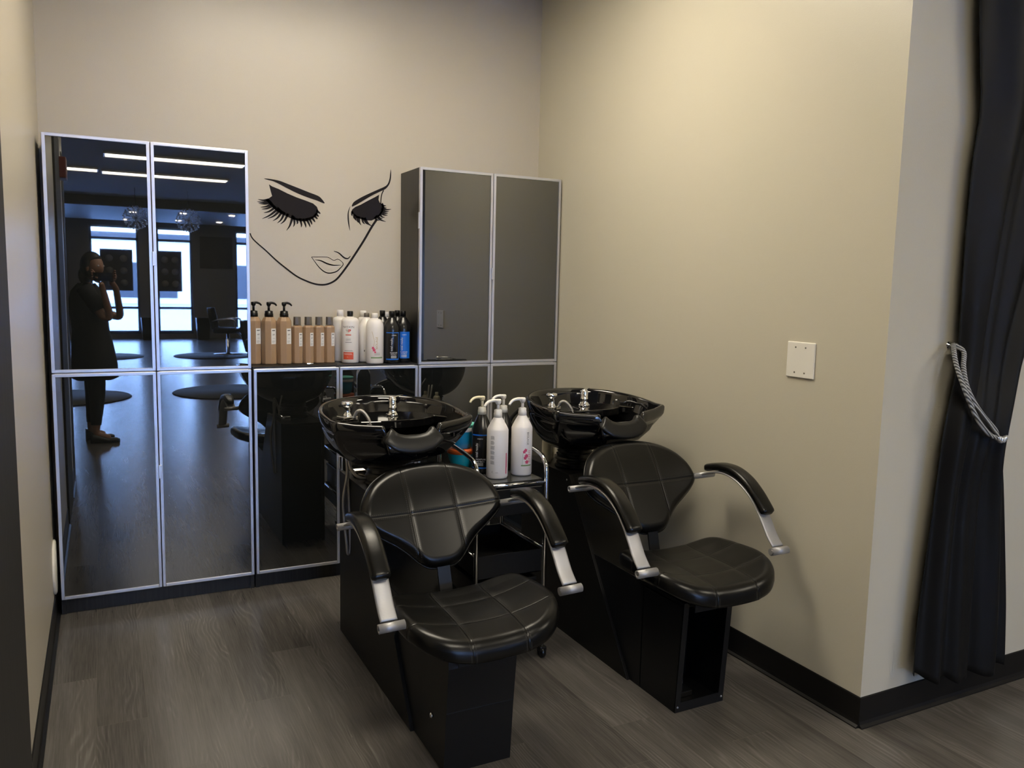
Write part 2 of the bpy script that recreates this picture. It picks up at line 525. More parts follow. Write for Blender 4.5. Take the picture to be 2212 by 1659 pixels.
# dark grained panel standing on the left wall, beside the photographer
struct(MB().box(XL, XL+.012, -2.10, -1.453, 0, 2.3).build('trim_1', M_PANEL, bevel=.002))
struct(MB().box(XL-.15, XL+.004, -2.93, -2.62, 0, 2.3).build('trim_2', M_PANEL))

def baseboard(name, p0, p1, n, h=.105):
    """cove base: thin sheet with a toe, from p0 to p1 with room-side normal n"""
    p0, p1, n = Vector(p0), Vector(p1), Vector(n)
    prof = [(0, 0), (.018, 0), (.017, .004), (.008, .010), (.0045, .02), (.004, h-.003), (.002, h), (0, h)]
    rs = [[tuple(P + n*a + Vector((0, 0, z))) for a, z in prof] for P in (p0, p1)]
    return struct(MB().rings(rs, True, True, False).build(name, M_BASEB))
baseboard('baseboard_right', (XR, YB-.02, 0), (XR, YF-.004, 0), (-1, 0, 0))
baseboard('baseboard_front_right', (XR-.004, YF, 0), (6.3, YF, 0), (0, -1, 0))
baseboard('baseboard_left', (XL, -1.453, 0), (XL, YB-.02, 0), (1, 0, 0))
baseboard('baseboard_back', (XL, YB, 0), (XR, YB, 0), (0, -1, 0))
baseboard('baseboard_left_front', (XL, -2.6, 0), (XL, -2.11, 0), (1, 0, 0))

# ------------------------------------------------------------------ ceiling lights (real fixtures, light the room)
def troffer(x, y, lx, ly, label):
    e = empty('ceiling_light', (x, y, H), 0, label, 'ceiling light', None)
    fr = MB(); w = .02
    for b in ((-lx/2-w, lx/2+w, -ly/2-w, -ly/2), (-lx/2-w, lx/2+w, ly/2, ly/2+w), (-lx/2-w, -lx/2, -ly/2, ly/2), (lx/2, lx/2+w, -ly/2, ly/2)):
        fr.box(*b, -.03, -.001)
    fr.build('frame', M_WPLA, e)
    MB().box(-lx/2, lx/2, -ly/2, ly/2, -.022, -.002).build('diffuser', M_LIT, e)
    return e
TR = [(1.20, -1.10, 1.2, .6, 'fluorescent ceiling panel over the shampoo chairs'),
      (1.20, -3.9, 1.2, .6, 'fluorescent ceiling panel over the photographer'),
      (4.2, -4.3, 1.2, .6, 'fluorescent ceiling panel in the salon by the curtain'),
      (1.15, -8.0, 1.7, .30, 'long fluorescent strip light, the nearer one mirrored high in the cabinet doors'),
      (1.15, -9.9, 1.75, .30, 'long fluorescent strip light, the farther one mirrored high in the cabinet doors'),
      (-.40, -9.75, 1.2, .30, 'fluorescent strip light mirrored at the top left of the cabinet doors'),
      (4.2, -9, 1.2, .6, 'fluorescent ceiling panel deep in the salon')]
for a in TR: troffer(*a)
for i, (x, y, z) in enumerate([(.84, -15.0, 2.86), (1.78, -14.6, 2.86), (2.73, -14.5, 2.86), (.76, -17.4, 2.86), (1.86, -16.8, 2.86), (2.75, -16.7, 2.86)]):
    e = empty('recessed_spotlight', (x, y, z), 0, 'small round recessed spotlight in the far salon ceiling', 'spotlight', 'recessed spotlights near the salon windows')
    rg = [[(r_*math.cos(2*PI*i_/16), r_*math.sin(2*PI*i_/16), z_) for i_ in range(16)] for r_, z_ in ((.065, -.001), (.065, -.012), (.08, -.012), (.08, -.001))]
    MB().rings(rg, True, False).build('trim_ring', M_WPLA, e)
    MB().lathe([(.0, -.010), (.065, -.010), (.065, -.002), (0, -.002)], 16).build('lamp', M_SPOT, e)

# ================================================================== CABINETS
HB, HC, HT = .071, 1.046, 2.019
def glass_door(par, x0, x1, z0, z1, handle=None, tilt=0.0):
    """aluminium framed glass door; handle = ('l'|'r', z)"""
    fw, th = .013, .020
    x0 += .0015; x1 -= .0015; z0 += .0015; z1 -= .0015
    f = MB()
    for b in ((x0, x0+fw, z0, z1), (x1-fw, x1, z0, z1), (x0+fw, x1-fw, z0, z0+fw), (x0+fw, x1-fw, z1-fw, z1)):
        f.box(b[0], b[1], 0, th, b[2], b[3])
    d = MB().box(x0+fw-.002, x1-fw+.002, .005, .012, z0+fw-.002, z1-fw+.002).build('door', M_GLASS, par)
    f.build('door_frame', M_ALU, d, bevel=.0015, seg=2)
    if handle:
        s, z = handle
        hx = x0 if s == 'l' else x1
        h = MB().box(hx-.005, hx+.008, -.010, .002, z-.03, z+.03)
        h.build('door_handle', M_ALU, d, bevel=.0015)
    return d

def carcass(par, x0, x1, z0, z1, legs=True):
    t = .018
    MB().box(x0, x0+t, .022, YB-.002, z0, z1).build('side_panel', M_BWOOD, par)
    MB().box(x1-t, x1, .022, YB-.002, z0, z1).build('side_panel', M_BWOOD, par)
    MB().box(x0+t, x1-t, .022, YB-.002, z1-t, z1).build('top_panel', M_BWOODX, par)
    MB().box(x0+t, x1-t, YB-.010, YB-.002, z0+.07, z1-t).build('back_panel', M_BWOOD, par)
    MB().box(x0+t, x1-t, .030, YB-.012, z0+.062, z0+.080).build('bottom_panel', M_BWOODX, par)
    MB().box(x0+t, x1-t, .034, .050, z0, z0+.060).build('plinth', M_BWOOD, par)
    if z1 > 1.5: MB().box(x0+t, x1-t, .030, YB-.012, HC-.009, HC+.009).build('shelf', M_BWOODX, par)

lc = empty('glass_door_cabinet', (0, 0, 0), 0, 'tall dark cabinet in the left corner with four blue-reflecting glass doors', 'cabinet')
carcass(lc, 0, .799, 0, HT-.003)
for x0, x1, hs in ((0, .3995, 'n'), (.3995, .799, 'l')):
    glass_door(lc, x0, x1, HC, HT, ('l', 1.53) if hs == 'l' else None)
    glass_door(lc, x0, x1, HB, HC-.002, ('l', .60) if hs == 'l' else None)
mc = empty('glass_door_cabinet', (.806, 0, 0), 0, 'low dark cabinet under the shelf of shampoo bottles, between the two tall ones', 'cabinet')
t_ = .018
carcass(mc, 0, .799, 0, 1.052)
glass_door(mc, 0, .3995, HB, HC-.002, ('r', .58))
glass_door(mc, .3995, .799, HB, HC-.002, ('l', .58))
rc = empty('glass_door_cabinet', (1.606, 0, 0), 0, 'tall dark cabinet in the right corner with grey glass doors and exposed wood side', 'cabinet')
carcass(rc, 0, .799, 0, HT-.003)
glass_door(rc, 0, .3995, HC, HT, ('r', 1.51))
glass_door(rc, .3995, .799, HC, HT)
glass_door(rc, 0, .3995, HB, HC-.002, ('r', .60))
glass_door(rc, .3995, .799, HB, HC-.002)
MB().box(-.004, .002, .002, .014, 1.72, 1.80).build('hinge_plate', M_ALU, rc, bevel=.001)

# ================================================================== WALL DECAL
DEC = {"brow_left":[[0.9156,1.9374],[0.9469,1.9369],[0.9893,1.9317],[1.026,1.9205],[1.0815,1.9031],[1.1316,1.8869],[1.1695,1.8753],[1.1886,1.8641],[1.2077,1.8384],[1.1693,1.8503],[1.1188,1.8637],[1.0689,1.8806],[1.0257,1.899],[0.9892,1.9158],[0.9589,1.9275],[0.9348,1.9317]],"lid_left":[[0.9381,1.9113],[0.9525,1.9027],[0.9828,1.8928],[1.0255,1.8744],[1.0687,1.859],[1.1124,1.8465],[1.1502,1.8346],[1.1691,1.819],[1.1754,1.8006],[1.1721,1.7847],[1.1625,1.7716],[1.1433,1.7579],[1.1179,1.7458],[1.0864,1.7441],[1.0552,1.7498],[1.0243,1.7622],[0.9967,1.7741],[0.9754,1.7851],[0.9573,1.7993],[0.9423,1.8137],[0.9274,1.831],[0.9155,1.8362],[0.9306,1.8403],[0.952,1.857],[0.9462,1.8779]],"lash_left":[[[0.9306,1.8385],[0.8855,1.8366]],[[0.9335,1.8314],[0.8812,1.8254]],[[0.9395,1.8257],[0.8882,1.8174]],[[0.9454,1.8187],[0.897,1.8004]],[[0.9514,1.8112],[0.9016,1.791]],[[0.9604,1.8026],[0.9116,1.7739]],[[0.9725,1.7942],[0.9034,1.7454]],[[0.9828,1.7868],[0.9294,1.7475]],[[0.9938,1.7814],[0.9535,1.7378]],[[1.006,1.7747],[0.9748,1.7285]],[[1.0213,1.7695],[0.99,1.7245]],[[1.046,1.7585],[1.0187,1.695]],[[1.0553,1.756],[1.0518,1.7142]],[[1.069,1.7536],[1.0687,1.7288]],[[1.0852,1.7515],[1.0905,1.7143]],[[1.1022,1.7506],[1.1132,1.7137]],[[1.1179,1.7533],[1.1348,1.7167]],[[1.1306,1.7584],[1.1431,1.7297]],[[1.1433,1.7654],[1.1591,1.7431]],[[1.1561,1.7743],[1.172,1.7596]],[[1.1638,1.7842],[1.1784,1.7725]],[[1.169,1.8002],[1.1868,1.7875]]],"lash_right":[[[1.5063,1.8555],[1.5269,1.8484]],[[1.5097,1.8453],[1.5304,1.8356]],[[1.5077,1.8309],[1.5546,1.8319]],[[1.5098,1.8232],[1.5422,1.82]],[[1.505,1.8164],[1.5374,1.8099]],[[1.5009,1.8097],[1.5354,1.8]],[[1.4962,1.8009],[1.5203,1.7874]],[[1.4859,1.7938],[1.5079,1.7801]],[[1.4791,1.7889],[1.5258,1.7668]],[[1.4689,1.7844],[1.4928,1.7714]],[[1.4181,1.7737],[1.452,1.7386]],[[1.4113,1.7733],[1.435,1.7455]],[[1.4013,1.7759],[1.4147,1.7476]],[[1.3845,1.7782],[1.3946,1.7414]],[[1.3745,1.7808],[1.3845,1.7524]],[[1.3658,1.7867],[1.3698,1.7632]],[[1.3592,1.7927],[1.3631,1.7705]],[[1.3499,1.805],[1.3499,1.7858]]],"brow_right":[[1.3459,1.8322],[1.3546,1.8532],[1.3779,1.8707],[1.4113,1.8903],[1.4517,1.9111],[1.4856,1.9278],[1.5163,1.943],[1.5334,1.9572],[1.5436,1.9826],[1.5483,2.0153],[1.551,2.0336],[1.5531,2.0092],[1.5505,1.9799],[1.5417,1.9546],[1.5232,1.9325],[1.4992,1.9197],[1.4585,1.8988],[1.418,1.8735],[1.3845,1.852],[1.3645,1.8398]],"lid_right":[[1.3419,1.8],[1.3479,1.8176],[1.3645,1.8315],[1.3912,1.8441],[1.4315,1.8679],[1.4653,1.8863],[1.4891,1.9009],[1.4857,1.8748],[1.4926,1.861],[1.5132,1.8507],[1.5146,1.8313],[1.5064,1.8113],[1.4928,1.7942],[1.4723,1.78],[1.4485,1.7676],[1.4248,1.7676],[1.3979,1.7712],[1.3711,1.7774],[1.3578,1.7927]],"tail":[[1.5129,1.9252],[1.5034,1.9052],[1.4994,1.8822],[1.4974,1.8575]],"bridge":[[1.338,1.833],[1.328,1.8036],[1.3273,1.7685],[1.3312,1.7367],[1.3365,1.71]],"jaw":[[1.4757,1.7737],[1.4486,1.7333],[1.4114,1.6698],[1.371,1.6064],[1.3242,1.5367],[1.2843,1.4837],[1.2579,1.4572],[1.2251,1.4403],[1.1926,1.4345],[1.1539,1.4387],[1.1093,1.4536],[1.0652,1.4747],[1.0155,1.511],[0.9665,1.55],[0.9183,1.5946],[0.8706,1.6355],[0.853,1.6561],[0.8461,1.674]],"nostril":[[1.2532,1.6049],[1.2781,1.5963],[1.3044,1.5748],[1.3243,1.5703],[1.3389,1.5838]],"lips":[[1.1401,1.5713],[1.1676,1.5723],[1.1998,1.5735],[1.2257,1.5719],[1.2517,1.5587],[1.2714,1.5652],[1.2879,1.5581],[1.301,1.5411],[1.2844,1.5193],[1.2646,1.5026],[1.2319,1.4939],[1.2059,1.4996],[1.1801,1.5193],[1.1578,1.5472],[1.1401,1.5713]],"mouth":[[1.1579,1.5586],[1.1868,1.5545],[1.2191,1.541],[1.2516,1.5343],[1.2898,1.5356]]}

def cat2(p, n=5, closed=False): return [(v.x, v.y) for v in catmull([Vector((a, b, 0)) for a, b in p], n, closed)]
YD = YB - .0012
def poly_obj(mb, pts):
    """flat filled outline with a vinyl thickness"""
    mb.prism([(a, b) for a, b in pts], YD, YB-.0002, 'y')
def stroke(mb, pts, wfun):
    n = len(pts)
    L = []; R_ = []
    for i, p in enumerate(pts):
        a = pts[max(i-1, 0)]; b = pts[min(i+1, n-1)]
        dx, dz = b[0]-a[0], b[1]-a[1]; l = math.hypot(dx, dz) or 1e-9
        w = wfun(i/(n-1))/2
        L.append((p[0]-dz/l*w, p[1]+dx/l*w)); R_.append((p[0]+dz/l*w, p[1]-dx/l*w))
    vs = [(a, YD, b) for a, b in L] + [(a, YD, b) for a, b in R_]
    mb.add(vs, [(i, i+1, n+i+1, n+i) for i in range(n-1)], False)
wd = empty('wall_decal', (0, 0, 0), 0, 'black line-art woman\'s face decal with long lashes on the wall above the bottles', 'wall decal')
for nm, k in (('eyebrow', 'brow_left'), ('eyebrow', 'brow_right')):
    mb = MB(); poly_obj(mb, cat2(DEC[k], 4, True)); mb.build(nm, M_VINYL, wd)
for lid, lash in (('lid_left', 'lash_left'), ('lid_right', 'lash_right')):
    mb = MB(); poly_obj(mb, DEC[lid])
    for a, b in DEC[lash]:
        m_ = ((a[0]+b[0])/2 + (.004 if lid == 'lid_left' else -.004), (a[1]+b[1])/2 - .004)
        # widen the root, start it inside the lid
        d = (a[0]-b[0], a[1]-b[1]); a2 = (a[0]+d[0]*.18, a[1]+d[1]*.18)
        stroke(mb, cat2([a2, m_, b], 5), lambda t: .0125*(1-t)**.8 + .001)
    mb.build('eyelid', M_VINYL, wd)
mb = MB(); stroke(mb, cat2(DEC['tail'], 6), lambda t: .0055); mb.build('brow_tail', M_VINYL, wd)
mb = MB(); stroke(mb, cat2(DEC['bridge'], 6), lambda t: .001+.0062*math.sin(PI*t)); mb.build('nose_line', M_VINYL, wd)
mb = MB(); stroke(mb, cat2(DEC['nostril'], 6), lambda t: .0025+.005*math.sin(PI*t)); mb.build('nostril', M_VINYL, wd)
mb = MB(); stroke(mb, cat2(DEC['jaw'], 8), lambda t: .0115-.006*t); mb.build('jaw_line', M_VINYL, wd)
mb = MB(); stroke(mb, cat2(DEC['lips'], 5), lambda t: .0028+.003*max(0, math.sin(2*PI*(t-.45)))); stroke(mb, cat2(DEC['mouth'], 6), lambda t: .0015+.006*math.sin(PI*t)); mb.build('lips', M_VINYL, wd)

# ================================================================== WALL FITTINGS
sp = empty('wall_plate', (XR, -1.722, 1.205), 0, 'blank white double wall plate with four screws on the right wall', 'wall plate')
MB().box(-.007, 0, -.064, .064, -.064, .064).build('plate', M_PLATE, sp, bevel=.004, seg=3)
for a in (-.023, .023):
    for z in (-.045, .045):
        MB().lathe([(0, 0), (.0032, 0), (.0032, .0015), (0, .0018)], 10, mat=Matrix.Translation((-.0068, a, z)) @ Matrix.Rotation(-PI/2, 4, 'Y')).build('screw', M_BRONZE, sp)
ov = MB().lathe([(0, 0), (.115, 0), (.115, .006), (.108, .011), (0, .012)], 40, mat=Matrix.Rotation(PI/2, 4, 'Y')).build('round_cover_plate', M_PLATE)
ov.location = (XL+.0005, -.005, .225)
tag(ov, 'round white cover disc low on the left wall beside the cabinet', 'cover plate')
rb = MB().box(XL, XL+.05, -2.20, -2.02, 2.06, 2.19).build('red_wall_box', M_DRED, bevel=.006)  # red exit sign reduced to a plain box, no lettering
tag(rb, 'small red box high on the left wall, seen mirrored in the cabinet doors', 'wall box')

# ================================================================== SHAMPOO UNITS
def outline_half(pts, n=5):
    """mirror a right-half outline (front centre -> back centre) and smooth it"""
    full = pts + [(-x, y) for x, y in pts[-2:0:-1]]
    return [(v.x, v.y) for v in catmull([Vector((a, b, 0)) for a, b in full], n, True)]

def cushion(name, out, centre, top, edge_r, thick, mat, parent, matrix, map3, nrings=26, under=.96):
    """puffed upholstered pad: out = 2-D outline, top(a,b) = crown height, map3(a,b,h) -> 3-D"""
    cx, cy = centre; rs = []
    N = len(out)
    def ring(s, h, scale=1.0):
        r = []
        for (a, b) in out:
            A = cx + (a-cx)*s; B = cy + (b-cy)*s
            r.append(map3(A, B, h(A, B, a, b, s)))
        return r
    ss = [math.sin(PI/2*k/nrings) for k in range(1, nrings+1)]
    rs.append(ring(.004, lambda A, B, a, b, s: top(A, B)))
    for s in ss:
        def h(A, B, a, b, s=s):
            d = math.hypot(a-A, b-B)
            drop = 0 if d >= edge_r else edge_r - math.sqrt(max(edge_r**2-(edge_r-d)**2, 0))
            return top(A, B) - drop
        rs.append(ring(s, lambda A, B, a, b, s_, h=h: h(A, B, a, b)))
    rest = thick - edge_r
    rs.append(ring(1.004, lambda A, B, a, b, s: top(a, b)-edge_r-rest*.45))
    rs.append(ring(.995, lambda A, B, a, b, s: top(a, b)-edge_r-rest*.85))
    rs.append(ring(under, lambda A, B, a, b, s: top(a, b)-thick))
    rs.append(ring(.02, lambda A, B, a, b, s: top(0, cy)-thick-.004))
    o = MB().rings(rs, True, True, True).build(name, mat, parent)
    o.matrix_local = matrix
    return o

SEAT_OUT = outline_half([(0, -.305), (.09, -.304), (.155, -.290), (.205, -.252), (.234, -.200), (.245, -.14), (.243, -.07), (.236, 0), (.222, .055), (.185, .088), (.10, .098), (0, .10)])
BACK_OUT = outline_half([(0, 0), (.045, .004), (.078, .026), (.108, .060), (.140, .090), (.180, .118), (.218, .146), (.239, .168), (.246, .190), (.242, .222), (.226, .262), (.192, .308), (.140, .344), (.075, .366), (0, .374)])

M_SEAT = leather('black_leather_seat', (-.085, .085), (-.185, -.045), 'y')
M_BACK = leather('black_leather_back', (-.082, .082), (.186,), 'z')

ARM = [(.232, .722), (.17, .745), (.11, .757), (.05, .752), (-.01, .729), (-.065, .690), (-.110, .637), (-.146, .585), (-.178, .553)]
PAD = [(.214, .752), (.165, .766), (.11, .776), (.05, .773), (-.01, .752), (-.06, .718), (-.098, .683), (-.125, .655)]

def bowl_rim():
    half = [(0, .378), (.03, .378), (.06, .378), (.085, .382), (.098, .386), (.125, .396), (.16, .412), (.205, .432), (.240, .448), (.256, .458), (.262, .474), (.264, .510), (.268, .57), (.266, .64), (.250, .715), (.214, .785), (.15, .845), (.075, .878), (0, .887)]
    return outline_half(half, 5)

def make_unit(x, y, label, MS, covered, bowl_label):
    root = empty('shampoo_chair', (x, y, 0), 0, label, 'shampoo chair')
    I = Matrix.Identity(4)
    hw = .118
    # ---- cabinet body: two slanted side panels, front and top boards
    side = [(.995, 0), (.995, .680), (.585, .680), (.125, 0)]
    for s in (-1, 1):
        a, b = (s*hw, s*(hw-.016))
        MB().prism(side, min(a, b), max(a, b), 'x').build('side_panel', M_LAM, root, bevel=.0012)
    top = MB().box(-hw+.016, hw-.016, .60, .99, .662, .676).build('top_board', M_LAM, root)
    fr = [(.150, .03), (.600, .662), (.616, .655), (.170, .02)]
    MB().prism(fr, -hw+.016, hw-.016, 'x').build('front_board', M_LAM, root)
    MB().box(-hw+.016, hw-.016, .972, .988, .01, .66).build('rear_board', M_LAM, root)
    for s in (-1, 1):
        MB().lathe([(0, 0), (.004, 0), (.004, .0015), (0, .002)], 10, mat=Matrix.Translation((s*(hw+.0002), .60, .655)) @ Matrix.Rotation(s*PI/2, 4, 'Y')).build('screw', M_STEEL, root)
    # ---- front foot housing
    fx = .106
    f = MB()
    for s in (-1, 1):
        pr = [(.135, .001), (-.140, .001), (-.165, .37), (.10, .40), (.40, .40)] if covered else [(.135, .001), (-.140, .001), (-.165, .37), (-.165, .40), (.40, .40)]
        a, b = s*fx, s*(fx-.004)
        f.prism(pr, min(a, b), max(a, b), 'x')
    f.box(-fx, fx, .06, .064, .001, .38)
    f.box(-fx, fx, -.165, .10, .385, .389)
    f.build('foot_housing', M_SHEET, root)
    if covered:
        prof = [(-.1405, .001), (-.155, .195), (-.1565, .197), (-.156, .200), (-.170, .340), (-.168, .362), (-.158, .378), (-.140, .387), (-.09, .392)]
        rs = []
        for (a, b) in prof: rs.append([(-fx-.004, a, b), (fx+.004, a, b), (fx+.004, a+.003, b), (-fx-.004, a+.003, b)])
        MB().rings(rs, True, True, False).build('cover_plate', M_SHEET, root, bevel=.0008)
        MB().lathe([(0, 0), (.009, 0), (.009, .005), (.006, .007), (0, .008)], 6, mat=Matrix.Translation((-fx, -.035, .135)) @ Matrix.Rotation(-PI/2, 4, 'Y')).build('bolt', M_CHROME, root)
    else:
        g = MB()
        for s in (-1, 1):
            a, b = s*fx, s*(fx-.022)
            g.rings([[(min(a,b), yy, zz), (max(a,b), yy, zz), (max(a,b), yy+.004, zz), (min(a,b), yy+.004, zz)] for yy, zz in ((-.1415, .001), (-.1665, .40))], True, True, False)
        g.box(-fx, fx, -.1425, -.138, .001, .035)
        g.build('front_frame', M_SHEET, root)
        MB().box(-fx+.004, fx-.004, -.138, .06, .003, .010).box(-.05, .02, -.08, .0, .010, .03).build('floor_plate', M_BPLA, root, bevel=.003)
        MB().tube([(.02, -.02, .01), (.02, -.02, .075)], .003, 8).build('threaded_rod', M_STEEL, root)
        MB().sphere((-.055, -.085, .020), .014, 12, 8, (1.4, 1, .8)).build('pedal_knob', M_CHROME, root)
        for s in (-1, 1):
            MB().lathe([(0, 0), (.004, 0), (.003, .002), (0, .0025)], 8, mat=Matrix.Translation((s*(fx-.010), -.1432, .02)) @ Matrix.Rotation(PI/2, 4, 'X')).build('screw', M_STEEL, root)
    # ---- seat and back, on their own slightly shifted carriage
    def seat_top(a, b):
        s = (abs(a)/.245)
        z = .503 + .045*s**2.2
        fr_ = max(0, (-b-.12)/.2)
        z -= .018*fr_**1.7
        rr = max(0, (b-.02)/.08); z += .006*rr
        for c in (-.085, .085): z -= .002*math.exp(-((a-c)/.010)**2)
        for c in (-.185, -.045): z -= .0012*math.exp(-((b-c)/.010)**2)
        return z
    cushion('seat', SEAT_OUT, (0, -.11), seat_top, .036, .062, M_SEAT, root, MS, lambda a, b, h: (a, b, h), 44)
    th = math.atan2(.186, .310); dy, dz = math.sin(th), math.cos(th)
    MBk = MS @ Matrix.Translation((0, .145, .566 if covered else .552)) @ Matrix.Rotation(-th, 4, 'X')
    def back_top(a, b):
        s = abs(a)/.245
        h = .028*s**2 + .006*math.cos(PI*a/.5)
        h += .010*max(0, (.06-b)/.06)*0
        h -= .022*max(0, (b-.20)/.163)**2
        for c in (-.082, .082): h -= .0016*math.exp(-((a-c)/.006)**2)
        h -= .0020*math.exp(-((b-.186)/.006)**2)
        return h
    cushion('backrest', BACK_OUT, (0, .18), back_top, .030, .052, M_BACK, root, MBk, lambda a, b, h: (a, -h, b), 70, .97)
    # piping along the rim of the backrest
    b2 = MB(); b2.tube([(a, -(back_top(a, b)-.036), b) for a, b in [(0+(a)*1.008, .18+(b-.18)*1.008) for a, b in BACK_OUT]], .0035, 6, closed=True)
    o = b2.build('piping', M_LEATHER, root); o.matrix_local = MBk
    # carriage under the seat and bar up to the back
    o = MB().box(-.10, .10, -.215, .07, .402, .424).box(-.10, .10, -.215, -.212, .385, .424).build('seat_bracket', M_SHEET, root, bevel=.002); o.matrix_local = MS
    bar = [(.03, .415), (.105, .425), (.135, .45), (.150, .50), (.175, .60), (.215, .66)]
    o = MB().rings([[(-.022, a, b), (.022, a, b), (.022, a+.006, b-.003), (-.022, a+.006, b-.003)] for a, b in bar], True, True, False).build('back_bar', M_SHEET, root); o.matrix_local = MS
    for s in (-1, 1):
        o = MB()
        path = [Vector((s*.288, v.x, v.y)) for v in catmull([Vector((a, b, 0)) for a, b in ARM], 6)]
        n = len(path); rs = []
        for i, p in enumerate(path):
            t = (path[min(i+1, n-1)]-path[max(i-1, 0)]).normalized(); nn = Vector((0, -t.z, t.y))
            w = .025; h = .0042
            c = [(-w, -h*.5), (-w*.8, -h), (w*.8, -h), (w, -h*.5), (w, h*.5), (w*.8, h), (-w*.8, h), (-w, h*.5)]
            rs.append([tuple(p + Vector((a, 0, 0)) + nn*b) for a, b in c])
        arm = MB().rings(rs, True, True, True).build('armrest', M_STEEL, root); arm.matrix_local = MS
        for (yy, zz, r, a, b) in ((.226, .722, .0115, .236, .332), (-.190, .540, .0135, .246, .322)):
            k = MB().lathe([(r*.55, a), (r*.55, a+.01), (r, a), (r, b), (r*.55, b), (r*.5, b-.012), (0, b-.012)], 20)
            k.v = [(s*v[2], yy+v[0], zz+v[1]) for v in k.v]
            k.build('armrest_tube', M_STEEL, arm)
        pth = [Vector((s*.288, v.x, v.y)) for v in catmull([Vector((a, b, 0)) for a, b in PAD], 6)]
        n = len(pth); rs = []
        for i, p in enumerate(pth):
            t = (pth[min(i+1, n-1)]-pth[max(i-1, 0)]).normalized(); nn = Vector((0, -t.z, t.y))
            if nn.z < 0: nn = -nn
            u = i/(n-1); e = min(1, min(u, 1-u)/.05 + .001); e = math.sqrt(1-(1-e)**2) if e < 1 else 1
            w = .0295*(.55+.45*e)*(1 if u > .2 else .72+.28*(u/.2)); hh = .017*(.4+.6*e)
            sec = []
            for k in range(20):
                a = 2*PI*k/20
                ca, sa = math.cos(a), math.sin(a)
                ca = math.copysign(abs(ca)**.6, ca); sa = math.copysign(abs(sa)**.75, sa)
                sec.append(tuple(p + Vector((w*ca, 0, 0)) + nn*(hh*sa if sa > 0 else hh*.75*sa)))
            rs.append(sec)
        MB().rings(rs, True, True, True).build('armrest_pad', M_LEATHER, arm)
    # ---- bowl
    rim = bowl_rim()
    def rz(a, b): return .958 + (b-.37)*.082 + .006*max(0, 1-math.hypot(abs(a)-.25, b-.46)/.06)
    def notch(a, b):
        if b > .46: return 0
        t = min(1, max(0, (.106-abs(a))/.020)); t = t*t*(3-2*t)
        return .062*t
    C0 = (0, .63)
    bm_ = MB(); rs = []
    def R(sc, dz_, cen=C0, useN=1.0):
        return [(cen[0]+(a-C0[0])*sc, cen[1]+(b-C0[1])*sc, rz(a, b)-notch(a, b)*useN+dz_) for a, b in rim]
    def L(sc, z, cen, k):     # blend rim height to flat height
        return [(cen[0]+(a-C0[0])*sc, cen[1]+(b-C0[1])*sc, (rz(a, b)-notch(a, b)*(1-k)**2)*(1-k)+z*k) for a, b in rim]
    # outer hull from the foot up to the rim, over it, and down inside
    hull = []
    for k in range(0, 13):
        u = k/12                                   # 0 foot .. 1 under band
        sc = .20 + .765*math.sin(u*PI/2)**.98
        z = .762 + (.905-.762)*(1-math.cos(u*PI/2))**.9
        cy_ = .72 + (.63-.72)*u
        kk = (1-u)**.8
        hull.append([(cen_x, cen_y, zz) for cen_x, cen_y, zz in
                     [((a)*sc, cy_+(b-C0[1])*sc, (rz(a, b)-.048-notch(a, b)*.9)*(u**3) + z*(1-u**3)) for a, b in rim]])
    rs += hull
    rs.append(R(.972, -.046, useN=.9)); rs.append(R(.996, -.034, useN=.95)); rs.append(R(1.004, -.018)); rs.append(R(1.003, -.006)); rs.append(R(.985, 0)); rs.append(R(.955, -.001)); rs.append(R(.935, -.008)); rs.append(R(.925, -.022))
    rs.append(L(.90, .90, C0, .5)); rs.append(L(.86, .885, (0, .625), .9)); rs.append(L(.80, .865, (0, .62), 1.0)); rs.append(L(.62, .825, (0, .60), 1.0))
    rs.append(L(.40, .808, (0, .58), 1.0)); rs.append(L(.10, .800, (0, .56), 1.0))
    bw = bm_.rings(rs, True, True, True).build('wash_bowl', M_CERAM, root)
    bw['label'] = bowl_label
    # deck at the back of the basin carrying the fittings
    dk = []
    inner = [(.20*math.cos(a), .70+.075*math.sin(a)) for a in [PI + PI*k/16 for k in range(17)]]
    outer = [(a*.90, .625+(b-.63)*.90) for a, b in rim if b > .64]
    outer.sort(key=lambda q: math.atan2(q[1]-.6, q[0]))
    ring2 = outer + [(-.20, .70)] + [q for q in inner[1:-1]] + [(.20, .70)]
    MB().prism([(a, b) for a, b in ring2], .905, .936, 'z').build('bowl_deck', M_CERAM, bw, bevel=.004)
    # neck rest
    nr = []
    np_ = [(-.092, .392, .936), (-.080, .384, .925), (-.060, .378, .912), (-.03, .375, .905), (0, .374, .903), (.03, .375, .905), (.060, .378, .912), (.080, .384, .925), (.092, .392, .936)]
    pth = catmull([Vector(q) for q in np_], 5); n = len(pth); rs = []
    for i, p in enumerate(pth):
        t = (pth[min(i+1, n-1)]-pth[max(i-1, 0)]).normalized()
        up_ = Vector((0, 0, 1)); e1 = (up_-t*up_.dot(t)).normalized(); e2 = t.cross(e1)
        u = i/(n-1); e = min(1, min(u, 1-u)/.06+.05); e = math.sqrt(1-(1-e)**2) if e < 1 else 1
        sec = []
        for k in range(18):
            a = 2*PI*k/18
            A = math.cos(a)*.021*(.7+.3*e); B = math.sin(a)*.030*(.7+.3*e)
            front = 1 if B*(-e2.y if e2.y < 0 else e2.y) else 1
            q = p + e1*A + e2*B
            if q.y < p.y-.004: q.z -= (p.y-q.y)*1.1      # drapes down over the outside
            sec.append(tuple(q))
        rs.append(sec)
    MB().rings(rs, True, True, True).build('neck_rest', M_RUB, bw)
